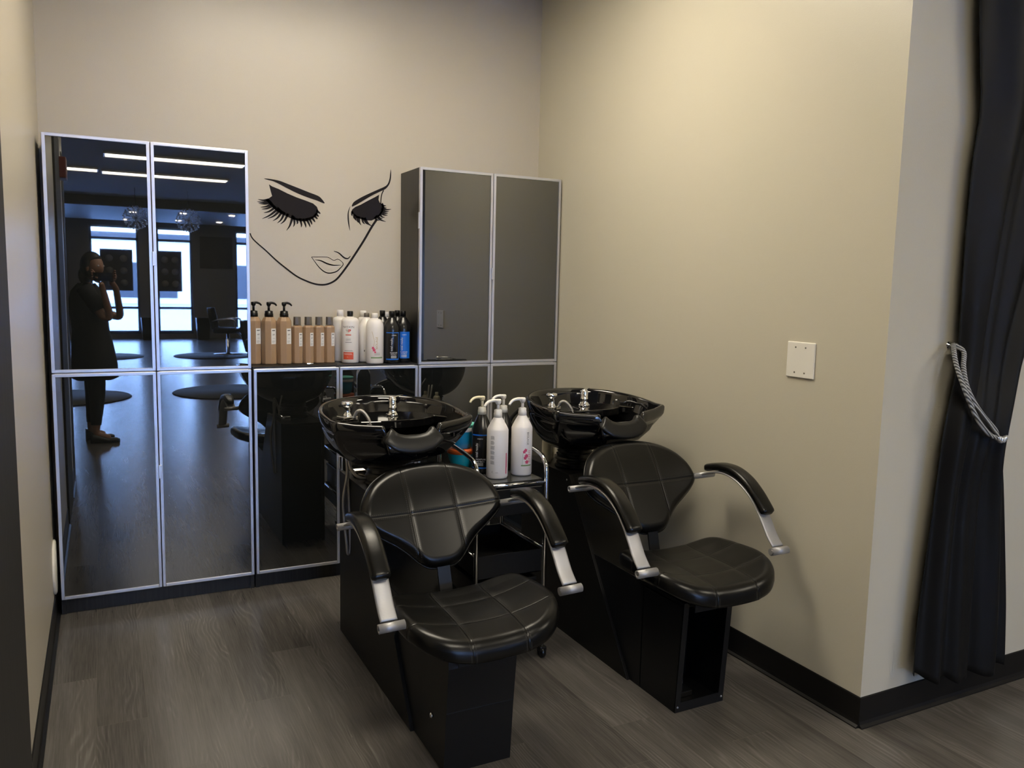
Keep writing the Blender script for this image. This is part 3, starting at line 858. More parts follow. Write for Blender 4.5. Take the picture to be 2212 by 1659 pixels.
    # faucet lever
    fc = MB().lathe([(0, 0), (.023, 0), (.024, .006), (.018, .010), (.016, .028), (.017, .03), (.017, .034), (.015, .036), (.0155, .058), (.014, .068), (.008, .074), (0, .075)], 24, (.045, .745, .936)).build('faucet', M_CHROME, bw)
    MB().tube([(.045, .752, .998), (.062, .768, 1.006), (.088, .790, 1.007), (.105, .805, 1.006)], [.008, .007, .005, .0045], 10, sx=.6).build('faucet_lever', M_CHROME, fc)
    # hand shower: square bracket, round knob, hose dropping into the bowl
    hs = MB().box(-.032, .032, -.026, .026, 0, .014, Matrix.Translation((-.150, .69, .938)) @ Matrix.Rotation(.35, 4, 'Z')).build('shower_bracket', M_CHROME, bw, bevel=.003)
    MB().lathe([(.020, 0), (.016, .006), (.0125, .012), (.012, .034), (.015, .038), (.022, .040), (.0235, .046), (.022, .053), (.019, .055), (0, .054)], 24, (-.150, .69, .951)).build('shower_knob', M_CHROME, hs)
    hp = catmull([Vector(q) for q in [(-.128, .675, .948), (-.120, .668, .968), (-.108, .662, .974), (-.096, .652, .966), (-.082, .640, .942), (-.072, .63, .90), (-.066, .62, .85)]], 6)
    MB().tube(hp, .0062, 12).build('shower_hose', M_HOSE, bw)
    # pedestal: black sleeve round the waste pipe
    pr = []
    for k in range(19):
        z = .676 + .105*k/18
        pr.append((.068 + .006*math.sin(k*2.3) + .012*(1-k/18), z))
    sv = []
    for i, (r_, z) in enumerate(pr):
        sv.append([((r_+.004*math.sin(3*a+i*.9))*math.cos(a), .74+(r_+.004*math.sin(3*a+i*.9))*math.sin(a), z) for a in [2*PI*k/32 for k in range(32)]])
    MB().rings(sv, True, True, True).build('pipe_sleeve', M_RUB, root)
    return root, bw

def roll_matrix(dx, dy, z, yaw, roll, pit):
    return Matrix.Translation((dx, dy, z)) @ Matrix.Rotation(yaw, 4, 'Z') @ Matrix.Rotation(roll, 4, 'Y') @ Matrix.Rotation(pit, 4, 'X') @ Matrix.Translation((0, 0, -.6))
UX1, UX2 = 1.163, 2.010
u1, bowl1 = make_unit(UX1, -1.6, 'front black leather shampoo chair, its foot closed by a metal plate',
    roll_matrix(1.174-UX1, .03, .563, -.031, -.048, -.017), True, 'black glossy wash bowl')
uu2, bowl2 = make_unit(UX2, -1.6, 'black leather shampoo chair beside the right wall, with an open slotted foot',
    Matrix.Identity(4), False, 'black glossy wash bowl')
bowl1.location = (-.012, .03, -.002)
# plumbing hoses hanging left of the front unit
hz = empty  # (kept simple)
def hose(name, pts, r, mat, par): return MB().tube(catmull([Vector(p) for p in pts], 8), r, 10).build(name, mat, par)
X1 = -.135
hose('supply_hose', [(-.10, .86, .73), (-.125, .86, .80), (-.13, .85, .77), (-.128, .845, .70), (-.145, .84, .60), (-.142, .84, .52), (-.132, .84, .42), (-.128, .84, .38), (-.120, .84, .385), (-.118, .84, .45), (-.122, .84, .60), (-.125, .85, .72), (-.12, .86, .78)], .0058, M_HOSE, u1)
hose('supply_hose', [(-.11, .83, .82), (-.125, .83, .75), (-.105, .80, .70), (-.06, .79, .686), (.0, .79, .684)], .006, M_HOSE, u1)
hose('supply_hose', [(-.09, .88, .82), (-.105, .88, .74), (-.10, .88, .70), (-.05, .84, .684)], .004, M_HOSE, u1)
MB().box(-.095, -.045, .86, .90, .677, .705).build('pipe_fitting', M_CHROME, u1, bevel=.004)
# hoses behind the far bowl
hose('supply_hose', [(-.13, 1.0, .90), (-.17, 1.02, .85), (-.185, 1.02, .77), (-.165, 1.03, .66), (-.145, 1.03, .45)], .009, M_RUB, uu2)
hose('supply_hose', [(-.10, .97, .86), (-.125, 1.0, .74), (-.150, 1.02, .66), (-.155, 1.02, .52)], .0055, M_HOSE, uu2)
hose('supply_hose', [(-.08, .97, .86), (-.112, 1.0, .75), (-.142, 1.02, .66), (-.140, 1.02, .50)], .0055, M_HOSE, uu2)

# ================================================================== TROLLEY
TX0, TX1, TY0, TY1, TZ = 1.405, 1.695, -1.175, -.80, .715
tr = empty('rolling_trolley', (1.55, -.99, 0), 0, 'black three-tier rolling trolley with chrome rails between the two shampoo chairs', 'trolley')
def L2(x, y, z): return (x-1.55, y+.99, z)
for x in (TX0, TX1):
    pts = [L2(x, TY0, .055), L2(x, TY0, .74)]
    arc = [L2(x, TY0, .74), L2(x, TY0+.008, .772), L2(x, TY0+.035, .797), L2(x, TY0+.08, .808)]
    arc2 = [L2(x, TY1-.08, .830), L2(x, TY1-.03, .822), L2(x, TY1-.006, .80), L2(x, TY1, .77)]
    path = [Vector(pts[0])] + catmull([Vector(p) for p in arc], 5) + catmull([Vector(p) for p in arc2], 5) + [Vector(L2(x, TY1, .055))]
    MB().tube(path, .0085, 14, up=(1, 0, 0)).build('side_rail', M_CHROME, tr)
def tray(z, hgt, nm='tray'):
    t = .003
    m = MB()
    x0, x1, y0, y1 = TX0+.010-1.55, TX1-.010-1.55, TY0+.006+.99, TY1-.006+.99
    m.box(x0, x1, y0, y1, z-.004, z)
    for b in ((x0, x1, y0, y0+t), (x0, x1, y1-t, y1), (x0, x0+t, y0, y1), (x1-t, x1, y0, y1)): m.box(*b, z-hgt, z)
    return m
tray(TZ, .022).build('top_tray', M_TRAY, tr, bevel=.001)
MB().tube([L2(TX0, TY0-.001, TZ-.010), L2(TX1, TY0-.001, TZ-.010)], .006, 10).build('cross_bar', M_CHROME, tr)
MB().tube([L2(TX0, TY1, TZ-.010), L2(TX1, TY1, TZ-.010)], .006, 10).build('cross_bar', M_CHROME, tr)
dr = MB().box(TX0+.012-1.55, TX1-.012-1.55, TY0+.004+.99, TY1-.01+.99, .585, .690).build('drawer', M_BPLA, tr, bevel=.004)
for z in (.44, .20):
    m = MB(); x0, x1, y0, y1 = TX0+.010-1.55, TX1-.010-1.55, TY0+.004+.99, TY1-.006+.99
    m.box(x0, x1, y0, y1, z-.09, z-.085)
    for b in ((x0, x1, y0, y0+.004), (x0, x1, y1-.004, y1), (x0, x0+.004, y0, y1), (x1-.004, x1, y0, y1)): m.box(*b, z-.09, z)
    m.build('tray', M_BPLA, tr, bevel=.002)
    for x in (TX0, TX1): MB().tube([L2(x, TY0, z), L2(x, TY1, z)], .004, 8).build('tray_rail', M_CHROME, tr)
for x in (TX0, TX1):
    for y in (TY0, TY1):
        c = MB().lathe([(.0045, 0), (.0045, .02)], 10, L2(x, y, .042)).build('caster', M_CHROME, tr)
        MB().lathe([(0, -.009), (.021, -.009), (.023, -.006), (.023, .006), (.021, .009), (0, .009)], 20, mat=Matrix.Translation(L2(x, y, .0235)) @ Matrix.Rotation(PI/2, 4, 'Y')).build('caster_wheel', M_BPLA, c)
        MB().box(-.014, .014, -.016, .016, .028, .048, Matrix.Translation(L2(x, y, 0))).build('caster_hood', M_BPLA, c, bevel=.004)

bn = empty('storage_bin', (1.55, -.985, .1153), 0, 'black storage bin on the bottom tier of the rolling trolley', 'bin')
m = MB(); x0, x1, y0, y1, h_ = -.12, .12, -.165, .165, .21
m.box(x0, x1, y0, y1, 0, .004)
for b in ((x0, x1, y0, y0+.004), (x0, x1, y1-.004, y1), (x0, x0+.004, y0, y1), (x1-.004, x1, y0, y1)): m.box(*b, 0, h_)
m.build('body', M_BPLA, bn, bevel=.002)
m = MB()
for b in ((x0-.004, x1+.004, y0-.006, y0), (x0-.004, x1+.004, y1, y1+.006), (x0-.006, x0, y0, y1), (x1, x1+.006, y0, y1)): m.box(*b, h_-.014, h_)
m.build('rim', M_BPLA, bn, bevel=.002)

# ================================================================== BOTTLES
def pump(par, z, s=1.0, mat=M_WPLA, collar=M_WPLA, neck=.016, ang=PI, drop=.018, L=.052, stem=.030):
    """screw collar, stem, nozzle head (nozzle towards angle ang)"""
    c = MB().lathe([(neck*1.02, 0), (neck*1.02, .016*s), (neck*.94, .018*s), (neck*.94, .028*s), (neck*.5, .031*s), (0, .031*s)], 24, (0, 0, z)).build('pump_collar', collar, par)
    MB().lathe([(.0055*s, 0), (.0055*s, stem*s), (0, stem*s)], 12, (0, 0, z+.031*s)).build('pump_stem', mat, c)
    zt = z+(.031+stem)*s
    R_ = Matrix.Rotation(ang, 4, 'Z')
    h = MB().lathe([(.006*s, -.006*s), (.0105*s, 0), (.0115*s, .010*s), (.009*s, .014*s), (0, .0145*s)], 16, (0, 0, zt))
    pts = [Vector((0, 0, zt+.007*s)), Vector((L*.35*s, 0, zt+.0105*s)), Vector((L*.72*s, 0, zt+.008*s)), Vector((L*.95*s, 0, zt+.004*s-drop*.3*s)), Vector((L*1.08*s, 0, zt-drop*.8*s))]
    h.tube([R_ @ p for p in catmull(pts, 4)], [.0085*s*(1-.4*k/16) for k in range(17)], 10, sx=.75)
    h.build('pump_head', mat, c)
    return c

def round_bottle(name, loc, r, hb, hs, mat, label, cat='bottle', group=None, neck=.016, rz=0, cone=False):
    """hb = height where the shoulder starts, hs = height where the neck starts"""
    e = empty(name, loc, rz, label, cat, group)
    pr = [(0, .004), (r*.80, .001), (r*.93, .0015), (r, .008), (r, hb)]
    n = 8
    for k in range(1, n+1):
        t = k/n
        if cone: rr = r + (neck*1.02-r)*t**1.15; zz = hb + (hs-hb)*t
        else: rr = neck + (r-neck)*math.cos(t*PI/2)**.9; zz = hb+(hs-hb)*math.sin(t*PI/2)
        pr.append((max(rr, neck*.98), zz))
    pr += [(neck*.9, hs+.004), (0, hs+.004)]
    b = MB().lathe(pr, 40).build('body', mat, e)
    return e, b

CT = 1.052     # counter top
FA = math.radians(-108)
# three tall faceted tan pump bottles
def tan_bottle(loc, tall, label, group):
    e = empty('pump_bottle' if tall else 'shampoo_bottle', loc, 0, label, 'bottle', group)
    r, h, hn = (.0362, .207, .224) if tall else (.0272, .178, .187)
    if tall: pr = [(0, .002), (r*.93, .001), (r, .006), (r, h-.012), (r*.97, h), (r*.70, hn), (.020, hn+.002), (0, hn+.002)]
    else: pr = [(0, .002), (r*.95, .001), (r, .005), (r, h-.002), (r*.92, h+.002), (r*.66, hn-.002), (0, hn)]
    rot = math.radians(-108+22.5)
    b = MB().lathe(pr, 8, rot=rot, smooth=False).build('body', M_TAN, e, bevel=.0016)
    a = FA + .80
    w = .0165 if tall else .0125
    # flat label on the right-hand facet
    ap = r*math.cos(PI/8)
    n = Vector((math.cos(FA+PI/4), math.sin(FA+PI/4), 0)); t = Vector((-n.y, n.x, 0))
    z0, z1 = (.098, .172) if tall else (.085, .150)
    c = n*(ap+.0006)
    vs = [tuple(c+t*(-w*.8)+Vector((0, 0, z0))), tuple(c+t*(w*.8)+Vector((0, 0, z0))), tuple(c+t*(w*.8)+Vector((0, 0, z1))), tuple(c+t*(-w*.8)+Vector((0, 0, z1)))]
    lb = MB().add(vs, [(0, 1, 2, 3)], False).build('label', M_LABELW, b)
    ink = MB(); c2 = n*(ap+.0010)
    for f0, f1, u0, u1 in ((.84, .90, -.5, .5), (.62, .645, -.3, .45), (.57, .59, -.4, .3), (.36, .375, -.3, .5), (.20, .21, -.6, .3), (.15, .16, -.6, .5), (.10, .11, -.6, .1)):
        za, zb = z0+(z1-z0)*f0, z0+(z1-z0)*f1
        ink.add([tuple(c2+t*(w*u0)+Vector((0,0,za))), tuple(c2+t*(w*u1)+Vector((0,0,za))), tuple(c2+t*(w*u1)+Vector((0,0,zb))), tuple(c2+t*(w*u0)+Vector((0,0,zb)))], [(0,1,2,3)], False)
    ink.build('label_print', M_INK, lb)
    if tall: pump(e, hn+.001, 1.0, M_BPLA, M_BPLA, .0200, math.radians(5), .004, .034, .026)
    else: MB().lathe([(.0180, 0), (.0190, .001), (.0178, .038), (.0172, .040), (0, .040)], 8, (0, 0, hn), rot=rot, smooth=False).build('cap', M_BRONZE, e, bevel=.0008)
    return e
ys = .150
for x, y, w in ((.8375, .165, 'half hidden by the tall cabinet'), (.9035, .140, 'the middle of three'), (.9745, .140, 'beside the small tan bottles')):
    tan_bottle((x, y, CT), True, 'tall tan bottle with black pump, %s' % w, 'tan pump bottles on the shelf')
for x, w in ((1.038, 'leftmost of four'), (1.0915, 'second from left of four'), (1.1435, 'third from left of four'), (1.195, 'rightmost of four')):
    tan_bottle((x, ys, CT), False, 'small tan bottle with bronze cap on the shelf, %s' % w, 'small tan bottles on the shelf')

def cap(e, z, r, h, mat, top=None):
    return MB().lathe([(r, 0), (r, h-.002), (r-.002, h), (0, h)], 28, (0, 0, z)).build('cap', mat, e, bevel=0)
# white bottle with red print
e, b = round_bottle('shampoo_bottle', (1.292, .125, CT), .0425, .205, .226, M_WHITEB, 'white bottle with black cap and an orange-red label block on the shelf', neck=.018)
cap(e, .227, .0145, .030, M_BPLA)
A = FA - .05
wrap_text('brand_print', 'NIOXIN', .0165, .0425, A-.12, .174, M_INK, b)
mb = MB(); n = 14; out = [(0, 0)] + [(.0135*math.cos(PI+PI*k/n), .0135*math.sin(PI+PI*k/n)) for k in range(n+1)]
def wrapped(pts, r, ang, z, eps=.0006):
    return [((r+eps)*math.cos(ang+a/r), (r+eps)*math.sin(ang+a/r), z+b_) for a, b_ in pts]
half = [(0, 0)] + [(.0135*math.cos(1.5*PI+.5*PI*k/8), .0135*math.sin(1.5*PI+.5*PI*k/8)) for k in range(9)]
MB().add(wrapped(half, .0425, A-.12, .168), [tuple(range(len(half)))], False).build('logo_mark', M_RED, b)
half2 = [(-a, c) for a, c in half]
MB().add(wrapped(half2, .0425, A-.12, .168), [tuple(range(len(half2)))], False).build('logo_mark', M_CLEARP, b)
wrap_text('system_number', '4', .012, .0425, A-.02, .157, M_WHITEB, b, eps=.0010)
wrap_rect('label_print', .0425, A-.12, .014, .1385, .1430, M_RED, b)
wrap_text('label_print', 'CLEANSER', .0052, .0425, A-.12, .119, M_INK, b)
wrap_text('label_print', 'SHAMPOO', .0052, .0425, A-.12, .113, M_INK, b)
wrap_rect('label_print', .0425, A-.12, .016, .1035, .1055, M_INK, b)
wrap_rect('label_print', .0425, A-.12, .020, .0645, .0655, M_INK, b)
wrap_rect('label_print', .0425, A-.12, .022, .0605, .0615, M_INK, b)
wrap_rect('label_block', .0425, A-.14, .026, .020, .056, M_RED, b)
wrap_rect('label_print', .0425, A-.20, .020, .0475, .0490, M_WHITEB, b, eps=.0008)
wrap_rect('label_print', .0425, A-.14, .020, .0440, .0450, M_WHITEB, b, eps=.0008)
wrap_text('label_print', '1 L', .006, .0425, A-.20, .030, M_WHITEB, b, eps=.0008)
# white bottle behind it
e, b = round_bottle('shampoo_bottle', (1.268, .222, CT), .037, .205, .224, M_WHITEB, 'white bottle with white cap behind the orange-red labelled bottle', neck=.018)
cap(e, .225, .0165, .034, M_WHITEB)
# white bottles
e, b = round_bottle('shampoo_bottle', (1.395, .250, CT), .028, .195, .222, M_WHITEB, 'white bottle with tall white cap at the back, behind the silver-capped one', neck=.017)
cap(e, .223, .0165, .032, M_WHITEB)
e, b = round_bottle('shampoo_bottle', (1.384, .152, CT), .0400, .180, .222, M_WHITEB, 'white bottle with silver cap just behind the gold-lettered white bottle', neck=.016, cone=True)
cap(e, .223, .0135, .024, M_BRONZE)
wrap_rect('label_print', .0400, FA-.25, .002, .055, .064, M_INK, b)
e, b = round_bottle('shampoo_bottle', (1.400, .066, CT), .0435, .178, .222, M_WHITEB, 'white bottle with white cap and gold leaf artwork standing foremost on the shelf', neck=.0165)
cap(e, .223, .0150, .026, M_WHITEB)
wrap_text('brand_print', 'BIOLAGE', .0150, .0435, FA+.35, .075, M_GOLD, b, vertical=True, sx=1.0)
def sprig(par, r, ang, z, sc, mats):
    st = MB(); pts = [(0, 0), (.003, .02), (-.001, .04), (-.006, .058)]
    pp = [(v.x, v.y) for v in catmull([Vector((a*sc, c*sc, 0)) for a, c in pts], 5)]
    nn = len(pp); l = [(a-.0007, c) for a, c in pp]; r_ = [(a+.0007, c) for a, c in pp]
    st.add(wrapped(l, r, ang, z)+wrapped(r_, r, ang, z), [(i, i+1, nn+i+1, nn+i) for i in range(nn-1)], False)
    st.build('leaf_stem', mats[0], par)
    fl = MB()
    for cx, cz, s in mats[2]:
        for k in range(5):
            a = 2*PI*k/5 + cx*90
            d = (math.cos(a), math.sin(a)); p = (-d[1], d[0]); R2 = .0062*s*sc
            fl.add(wrapped([(cx*sc, cz*sc), (cx*sc+d[0]*R2*.6+p[0]*R2*.42, cz*sc+d[1]*R2*.6+p[1]*R2*.42), (cx*sc+d[0]*R2*1.35, cz*sc+d[1]*R2*1.35), (cx*sc+d[0]*R2*.6-p[0]*R2*.42, cz*sc+d[1]*R2*.6-p[1]*R2*.42)], r, ang, z, .0009), [(0, 1, 2, 3)], False)
    fl.build('flower_print', mats[1], par)
sprig(b, .0435, FA-.12, .085, 1.3, (M_GOLD, M_PINK, [(.002, -.012, .9), (-.002, -.004, .8), (.006, -.02, .6)]))
wrap_text('label_print', 'SHAMPOO', .0055, .0435, FA+.3, .052, M_INK, b)
wrap_rect('label_print', .0435, FA+.3, .014, .046, .0475, M_INK, b)
wrap_rect('label_band', .0435, FA+.28, .031, .0285, .0345, M_GREEN, b)
# caps of two more white bottles at the back
e, b = round_bottle('shampoo_bottle', (1.454, .252, CT), .028, .190, .216, M_WHITEB, 'white bottle with grey cap at the back, peeking out left of the black bottles', neck=.017)
cap(e, .217, .0165, .026, M_CLEARP)
e, b = round_bottle('shampoo_bottle', (1.514, .252, CT), .028, .195, .220, M_WHITEB, 'white bottle at the back, its cap showing between the black caps', neck=.017)
cap(e, .221, .0165, .028, M_WHITEB)
def black_bottle(loc, label, kind, group, rz=0):
    e, b = round_bottle('shampoo_bottle', loc, .0415, .155, .222, M_BLACKB, label, neck=.0145, cone=False, group=group)
    # long sloping shoulder
    pr = [(0, .004), (.034, .001), (.0395, .002), (.0415, .008), (.0415, .168), (.0400, .182), (.0350, .198), (.026, .214), (.0185, .226), (.0150, .232), (0, .232)]
    b.data = MB().lathe(pr, 40).build('tmp', M_BLACKB).data
    bpy.data.objects.remove(bpy.data.objects['tmp'])
    cap(e, .2325, .0142, .028, M_BPLA)
    r = .0415
    if kind:
        z0, z1 = .022, .156
        base = M_BLUE if kind == 'blue' else M_BLUE
        if kind == 'blue': wrap_rect('label_block', r, FA, .037, z0, z1, M_BLUE, b)
        else:
            wrap_rect('label_band', r, FA+.12, .034, z1-.004, z1, M_BLUE, b)
            wrap_rect('label_band', r, FA+.12, .034, z0-.003, z0+.003, M_BLUE, b)
            wrap_rect('label_band', r, FA+.12+.80, .0015, z0, z1, M_BLUE, b)
        q = FA + (.05 if kind == 'blue' else .18)
        wrap_text('label_print', 'matrix', .0085, r, q+.1, z1-.017, M_WHITEB, b, eps=.0010)
        wrap_text('brand_print', 'total results', .0165, r, q-.08, z0+.040, M_WHITEB, b, vertical=True, eps=.0010, sx=.82)
        wrap_text('label_print', 'MOISTURE', .0078, r, q+.08, z0+.030, M_WHITEB, b, eps=.0010)
        wrap_text('label_print', 'ME RICH', .0078, r, q+.06, z0+.0225, M_WHITEB, b, eps=.0010)
        for k in range(4): wrap_rect('label_print', r, q+.06+.02*(k % 2), .014, z0+.017-.0035*k, z0+.0185-.0035*k, M_WHITEB if kind != 'blue' else M_LABELW, b, eps=.0009)
    return e
black_bottle((1.468, .158, CT), 'plain black bottle behind the blue-banded black bottle on the shelf', None, None)
black_bottle((1.4875, .066, CT), 'black shampoo bottle with white lettering between two blue bands on the shelf', 'band', None)
black_bottle((1.5595, .194, CT), 'black bottle tucked behind the blue-labelled bottle at the shelf end', None, None)
black_bottle((1.5605, .108, CT), 'black bottle with a full bright blue label at the right end of the shelf', 'blue', None)
# thin black cord with a silver clip lying before the tan bottles
hc = empty('hair_tie', (1.075, .045, CT), 0, 'thin black hair cord with a silver clasp lying in front of the small tan bottles', 'hair tie')
MB().tube(catmull([Vector(q) for q in [(-.125, .012, .0025), (-.09, -.004, .0025), (-.05, .006, .0025), (-.012, 0, .006), (.012, 0, .006), (.05, .008, .0025), (.09, -.002, .0025), (.13, -.004, .0025)]], 5), .0016, 8).build('cord', M_BPLA, hc)
MB().tube([(-.016, 0, .0066), (.016, 0, .0066)], .0052, 14).build('clasp', M_CHROME, hc, bevel=.001)

# ---- bottles on the trolley (base at tray height)
TB = TZ + .0005
def cart_bottle(x, y, kind, label, ang):
    if kind == 'white':
        e, b = round_bottle('pump_bottle', (x, y, TB), .0410, .186, .232, M_WHITEB, label, neck=.0165, cone=True)
        pump(e, .232, 1.05, M_WPLA, M_WPLA, .0160, ang, .012, .056, .022)
    else:
        e, b = round_bottle('pump_bottle', (x, y, TB), .0400, .170, .230, M_BLACKB, label, neck=.0155, cone=True)
        pump(e, .230, .95, M_CREAM if kind == 'black' else M_WPLA, M_CLEARP, .0165, ang, .012, .056, .030)
    return e, b
FB = math.radians(-112)
e, b = cart_bottle(1.528, -1.085, 'white', 'white pump bottle with columns of grey small print, nearest on the trolley', math.radians(190))
ink = MB(); rl = random.Random(3)
for k in range(6):
    for j in range(5):
        z = .165-.019*k-.0028*j; w_ = .0085*rl.uniform(.75, 1)
        ink.add(wrapped([(-.0085, 0), (-.0085+w_*1.0, 0), (-.0085+w_*2, 0), (-.0085+w_*2, .0012), (-.0085+w_, .0012), (-.0085, .0012)], .041, FB-.52, z), [(0, 1, 4, 5), (1, 2, 3, 4)], False)
ink.build('label_print', M_INK, b)
wrap_text('label_print', 'BIOLAGE', .010, .041, FB+1.02, .045, M_PINK, b, vertical=True)
wrap_rect('label_print', .041, FB+.90, .003, .02, .10, M_PINK, b)
wrap_text('recycling_mark', 'C', .009, .041, FB-.52, .025, M_INK, b)
wrap_rect('label_print', .041, FB-.1, .005, .0265, .0275, M_INK, b)
e, b = cart_bottle(1.640, -1.070, 'white', 'white pump bottle with pink orchid artwork at the right front of the trolley', math.radians(190))
vs, fs = text_verts('BIOLAGE', .0125); x0 = min(v[0] for v in vs)
out = [((.0416)*math.cos(FB+.42+(v[1])/.041), (.0416)*math.sin(FB+.42+(v[1])/.041), .172-(v[0]-x0)) for v in vs]
MB().add(out, fs, False).build('brand_print', M_INK, b)
MB().add(wrapped([(-.005, 0), (-.0042, 0), (-.001, .05), (-.0018, .05)], .041, FB+.10, .045, .0004), [(0, 1, 2, 3)], False).build('leaf_stem', M_GREEN, b)
fl = MB()
for cx, cz, s in ((.004, .052, 1.0), (-.001, .046, .9), (.008, .030, 1.15), (.003, .022, 1.0), (.010, .006, 1.1)):
    for k in range(5):
        a = 2*PI*k/5 + cz*60; d = (math.cos(a), math.sin(a)); p = (-d[1], d[0]); R2 = .0062*s
        fl.add(wrapped([(cx, cz), (cx+d[0]*R2*.7+p[0]*R2*.5, cz+d[1]*R2*.7+p[1]*R2*.5), (cx+d[0]*R2*1.3, cz+d[1]*R2*1.3), (cx+d[0]*R2*.7-p[0]*R2*.5, cz+d[1]*R2*.7-p[1]*R2*.5)], .041, FB+.20, .050, .0008), [(0, 1, 2, 3)], False)
fl.build('flower_print', M_PINK, b)
wrap_rect('label_band', .041, FB+.42, .022, .040, .045, M_GREEN, b)
for k in range(7): wrap_rect('label_print', .041, FB+.72, .006, .055+.007*k, .057+.007*k, M_PINK, b)
e, b = cart_bottle(1.512, -.975, 'black', 'black pump bottle with blue-banded label behind the small-print white bottle', math.radians(190))
r = .040; q = FB - .30
wrap_rect('label_band', r, q+.1, .034, .150, .155, M_BLUE, b)
wrap_rect('label_band', r, q+.1, .034, .020, .026, M_BLUE, b)
wrap_text('label_print', 'matrix', .0085, r, q+.12, .136, M_WHITEB, b, eps=.0010)
wrap_text('brand_print', 'total results', .0150, r, q-.10, .064, M_WHITEB, b, vertical=True, eps=.0010, sx=.78)
wrap_text('label_print', 'MOISTURE', .0085, r, q+.2, .054, M_WHITEB, b, eps=.0010)
wrap_text('label_print', 'ME RICH', .0085, r, q+.16, .045, M_WHITEB, b, eps=.0010)
for k in range(4): wrap_rect('label_print', r, q+.15, .012, .032+.003*k, .033+.003*k, M_LABELW, b, eps=.0009)
cart_bottle(1.612, -.960, 'black2', 'black pump bottle with no visible label behind the two white ones on the trolley', math.radians(190))
# two stacked tubs
def tub(z, r0, r1, h, lid_h, mat, lid, label, white=False):
    e = empty('hair_mask_tub', (1.468, -.880, z), 0, label, 'tub')
    MB().lathe([(0, .002), (r0*.8, 0), (r0, .006), (r0+(r1-r0)*.6, h*.5), (r1, h-.002), (r1, h), (0, h)], 40).build('body', mat, e)
    MB().lathe([(r1+.0015, h-.001), (r1+.002, h+lid_h-.002), (r1-.001, h+lid_h), (0, h+lid_h)], 40).build('lid', lid, e)
    if white: MB().lathe([(r1+.001, h*.80), (r1+.0016, h*.82), (r1+.0016, h-.002), (r1+.001, h-.001)], 40).build('label_band', M_WHITEB, e)
    return e
tub(TB, .040, .057, .064, .018, M_TEAL, M_ORANGE, 'teal tub with an orange lid on the trolley, under another tub')
tub(TB+.0825, .042, .052, .088, .012, M_AQUA, M_MINT, 'blue tub with white band and mint lid stacked on the orange-lidded tub', True)
# two cream bottles standing on top of the far unit, behind the pipe
for x, y, w in ((1.933, -.752, 'left'), (1.982, -.690, 'right')):
    e, b = round_bottle('lotion_bottle', (x, y, .677), .022, .085, .110, M_CREAM, 'cream lotion bottle under the far wash bowl, the %s one of the two' % w, neck=.010, group='cream bottles under the far bowl')
    cap(e, .111, .010, .020, M_CREAM)

# ================================================================== CURTAIN
YC = -2.125
cu = empty('curtain', (2.85, YC, 0), 0, 'long black satin curtain tied back against the wall at the right edge', 'curtain')
def curtain_edges(z):
    """left and right x of the drape by height"""
    Lp = [(0.13, 2.585), (.35, 2.590), (.6, 2.610), (.8, 2.626), (1.0, 2.640), (1.12, 2.668), (1.22, 2.692), (1.4, 2.687), (1.65, 2.684), (1.9, 2.686), (2.03, 2.706), (2.18, 2.672), (2.35, 2.640), (3.05, 2.60)]
    Rp = [(0.13, 3.09), (.35, 3.07), (.6, 3.03), (.8, 2.995), (.93, 2.965), (1.0, 2.972), (1.12, 3.01), (1.3, 3.065), (1.5, 3.16), (1.8, 3.30), (2.2, 3.48), (2.6, 3.62), (3.05, 3.70)]
    def I(P):
        for (a, b), (c, d) in zip(P, P[1:]):
            if z <= c: t = (z-a)/(c-a); t = max(0, t); return b+(d-b)*t
        return P[-1][1]
    return I(Lp), I(Rp)
NX, NZ = 150, 110
rows = []
for j in range(NZ+1):
    z0 = .115 + (3.0-.115)*j/NZ
    a = sum(curtain_edges(z0+d)[0] for d in (-.06, -.03, 0, .03, .06))/5; b_ = sum(curtain_edges(z0+d)[1] for d in (-.06, -.03, 0, .03, .06))/5
    wid = b_-a
    depth = .010 + .016*min(1, wid/.6)
    row = []
    for i in range(NX+1):
        u = i/NX
        ph = u*2*PI*3.5 + .9*math.sin(z0*1.1+u*3)
        yy = YC - .012 + depth*math.sin(ph)*(.75+.25*math.sin(u*9+1)) + .004*math.sin(ph*2.3+z0*3)
        yy -= .03*math.exp(-((z0-1.0)/.16)**2)*math.sin(PI*u)
        yy = min(yy, YF-.012)
        lift = .055*max(0, 1-(u)*2.2)*(1-j/NZ)**6 + .010*math.sin(ph)*(1-j/NZ)**8
        row.append((a+wid*u+.006*math.cos(ph)*(wid/.6)-2.85, yy-YC, z0+lift))
    rows.append(row)
vs = [p for r_ in rows for p in r_]; fs = [(j*(NX+1)+i, j*(NX+1)+i+1, (j+1)*(NX+1)+i+1, (j+1)*(NX+1)+i) for j in range(NZ) for i in range(NX)]
co = MB().add(vs, fs, True).build('drape', M_CURT, cu)
so = co.modifiers.new('solid', 'SOLIDIFY'); so.thickness = .0015
tb = empty('curtain_tieback', (2.712, YF, 1.28), 0, 'silver twisted rope tieback with glass beads holding the black curtain', 'tieback')
def T3(x, y, z): return Vector((x-2.712, y-YF, z-1.28))
hookm = MB().lathe([(.012, 0), (.012, .003), (.004, .005), (.004, .040), (.008, .042), (0, .044)], 14, mat=Matrix.Rotation(PI/2, 4, 'X')).build('wall_hook', M_CHROME, tb)
loop1 = catmull([T3(2.682, -2.110, 1.284), T3(2.652, -2.135, 1.262), T3(2.640, -2.155, 1.222), T3(2.652, -2.175, 1.160), T3(2.680, -2.186, 1.100), T3(2.717, -2.192, 1.046), T3(2.772, -2.198, .997), T3(2.810, -2.20, .982)], 8)
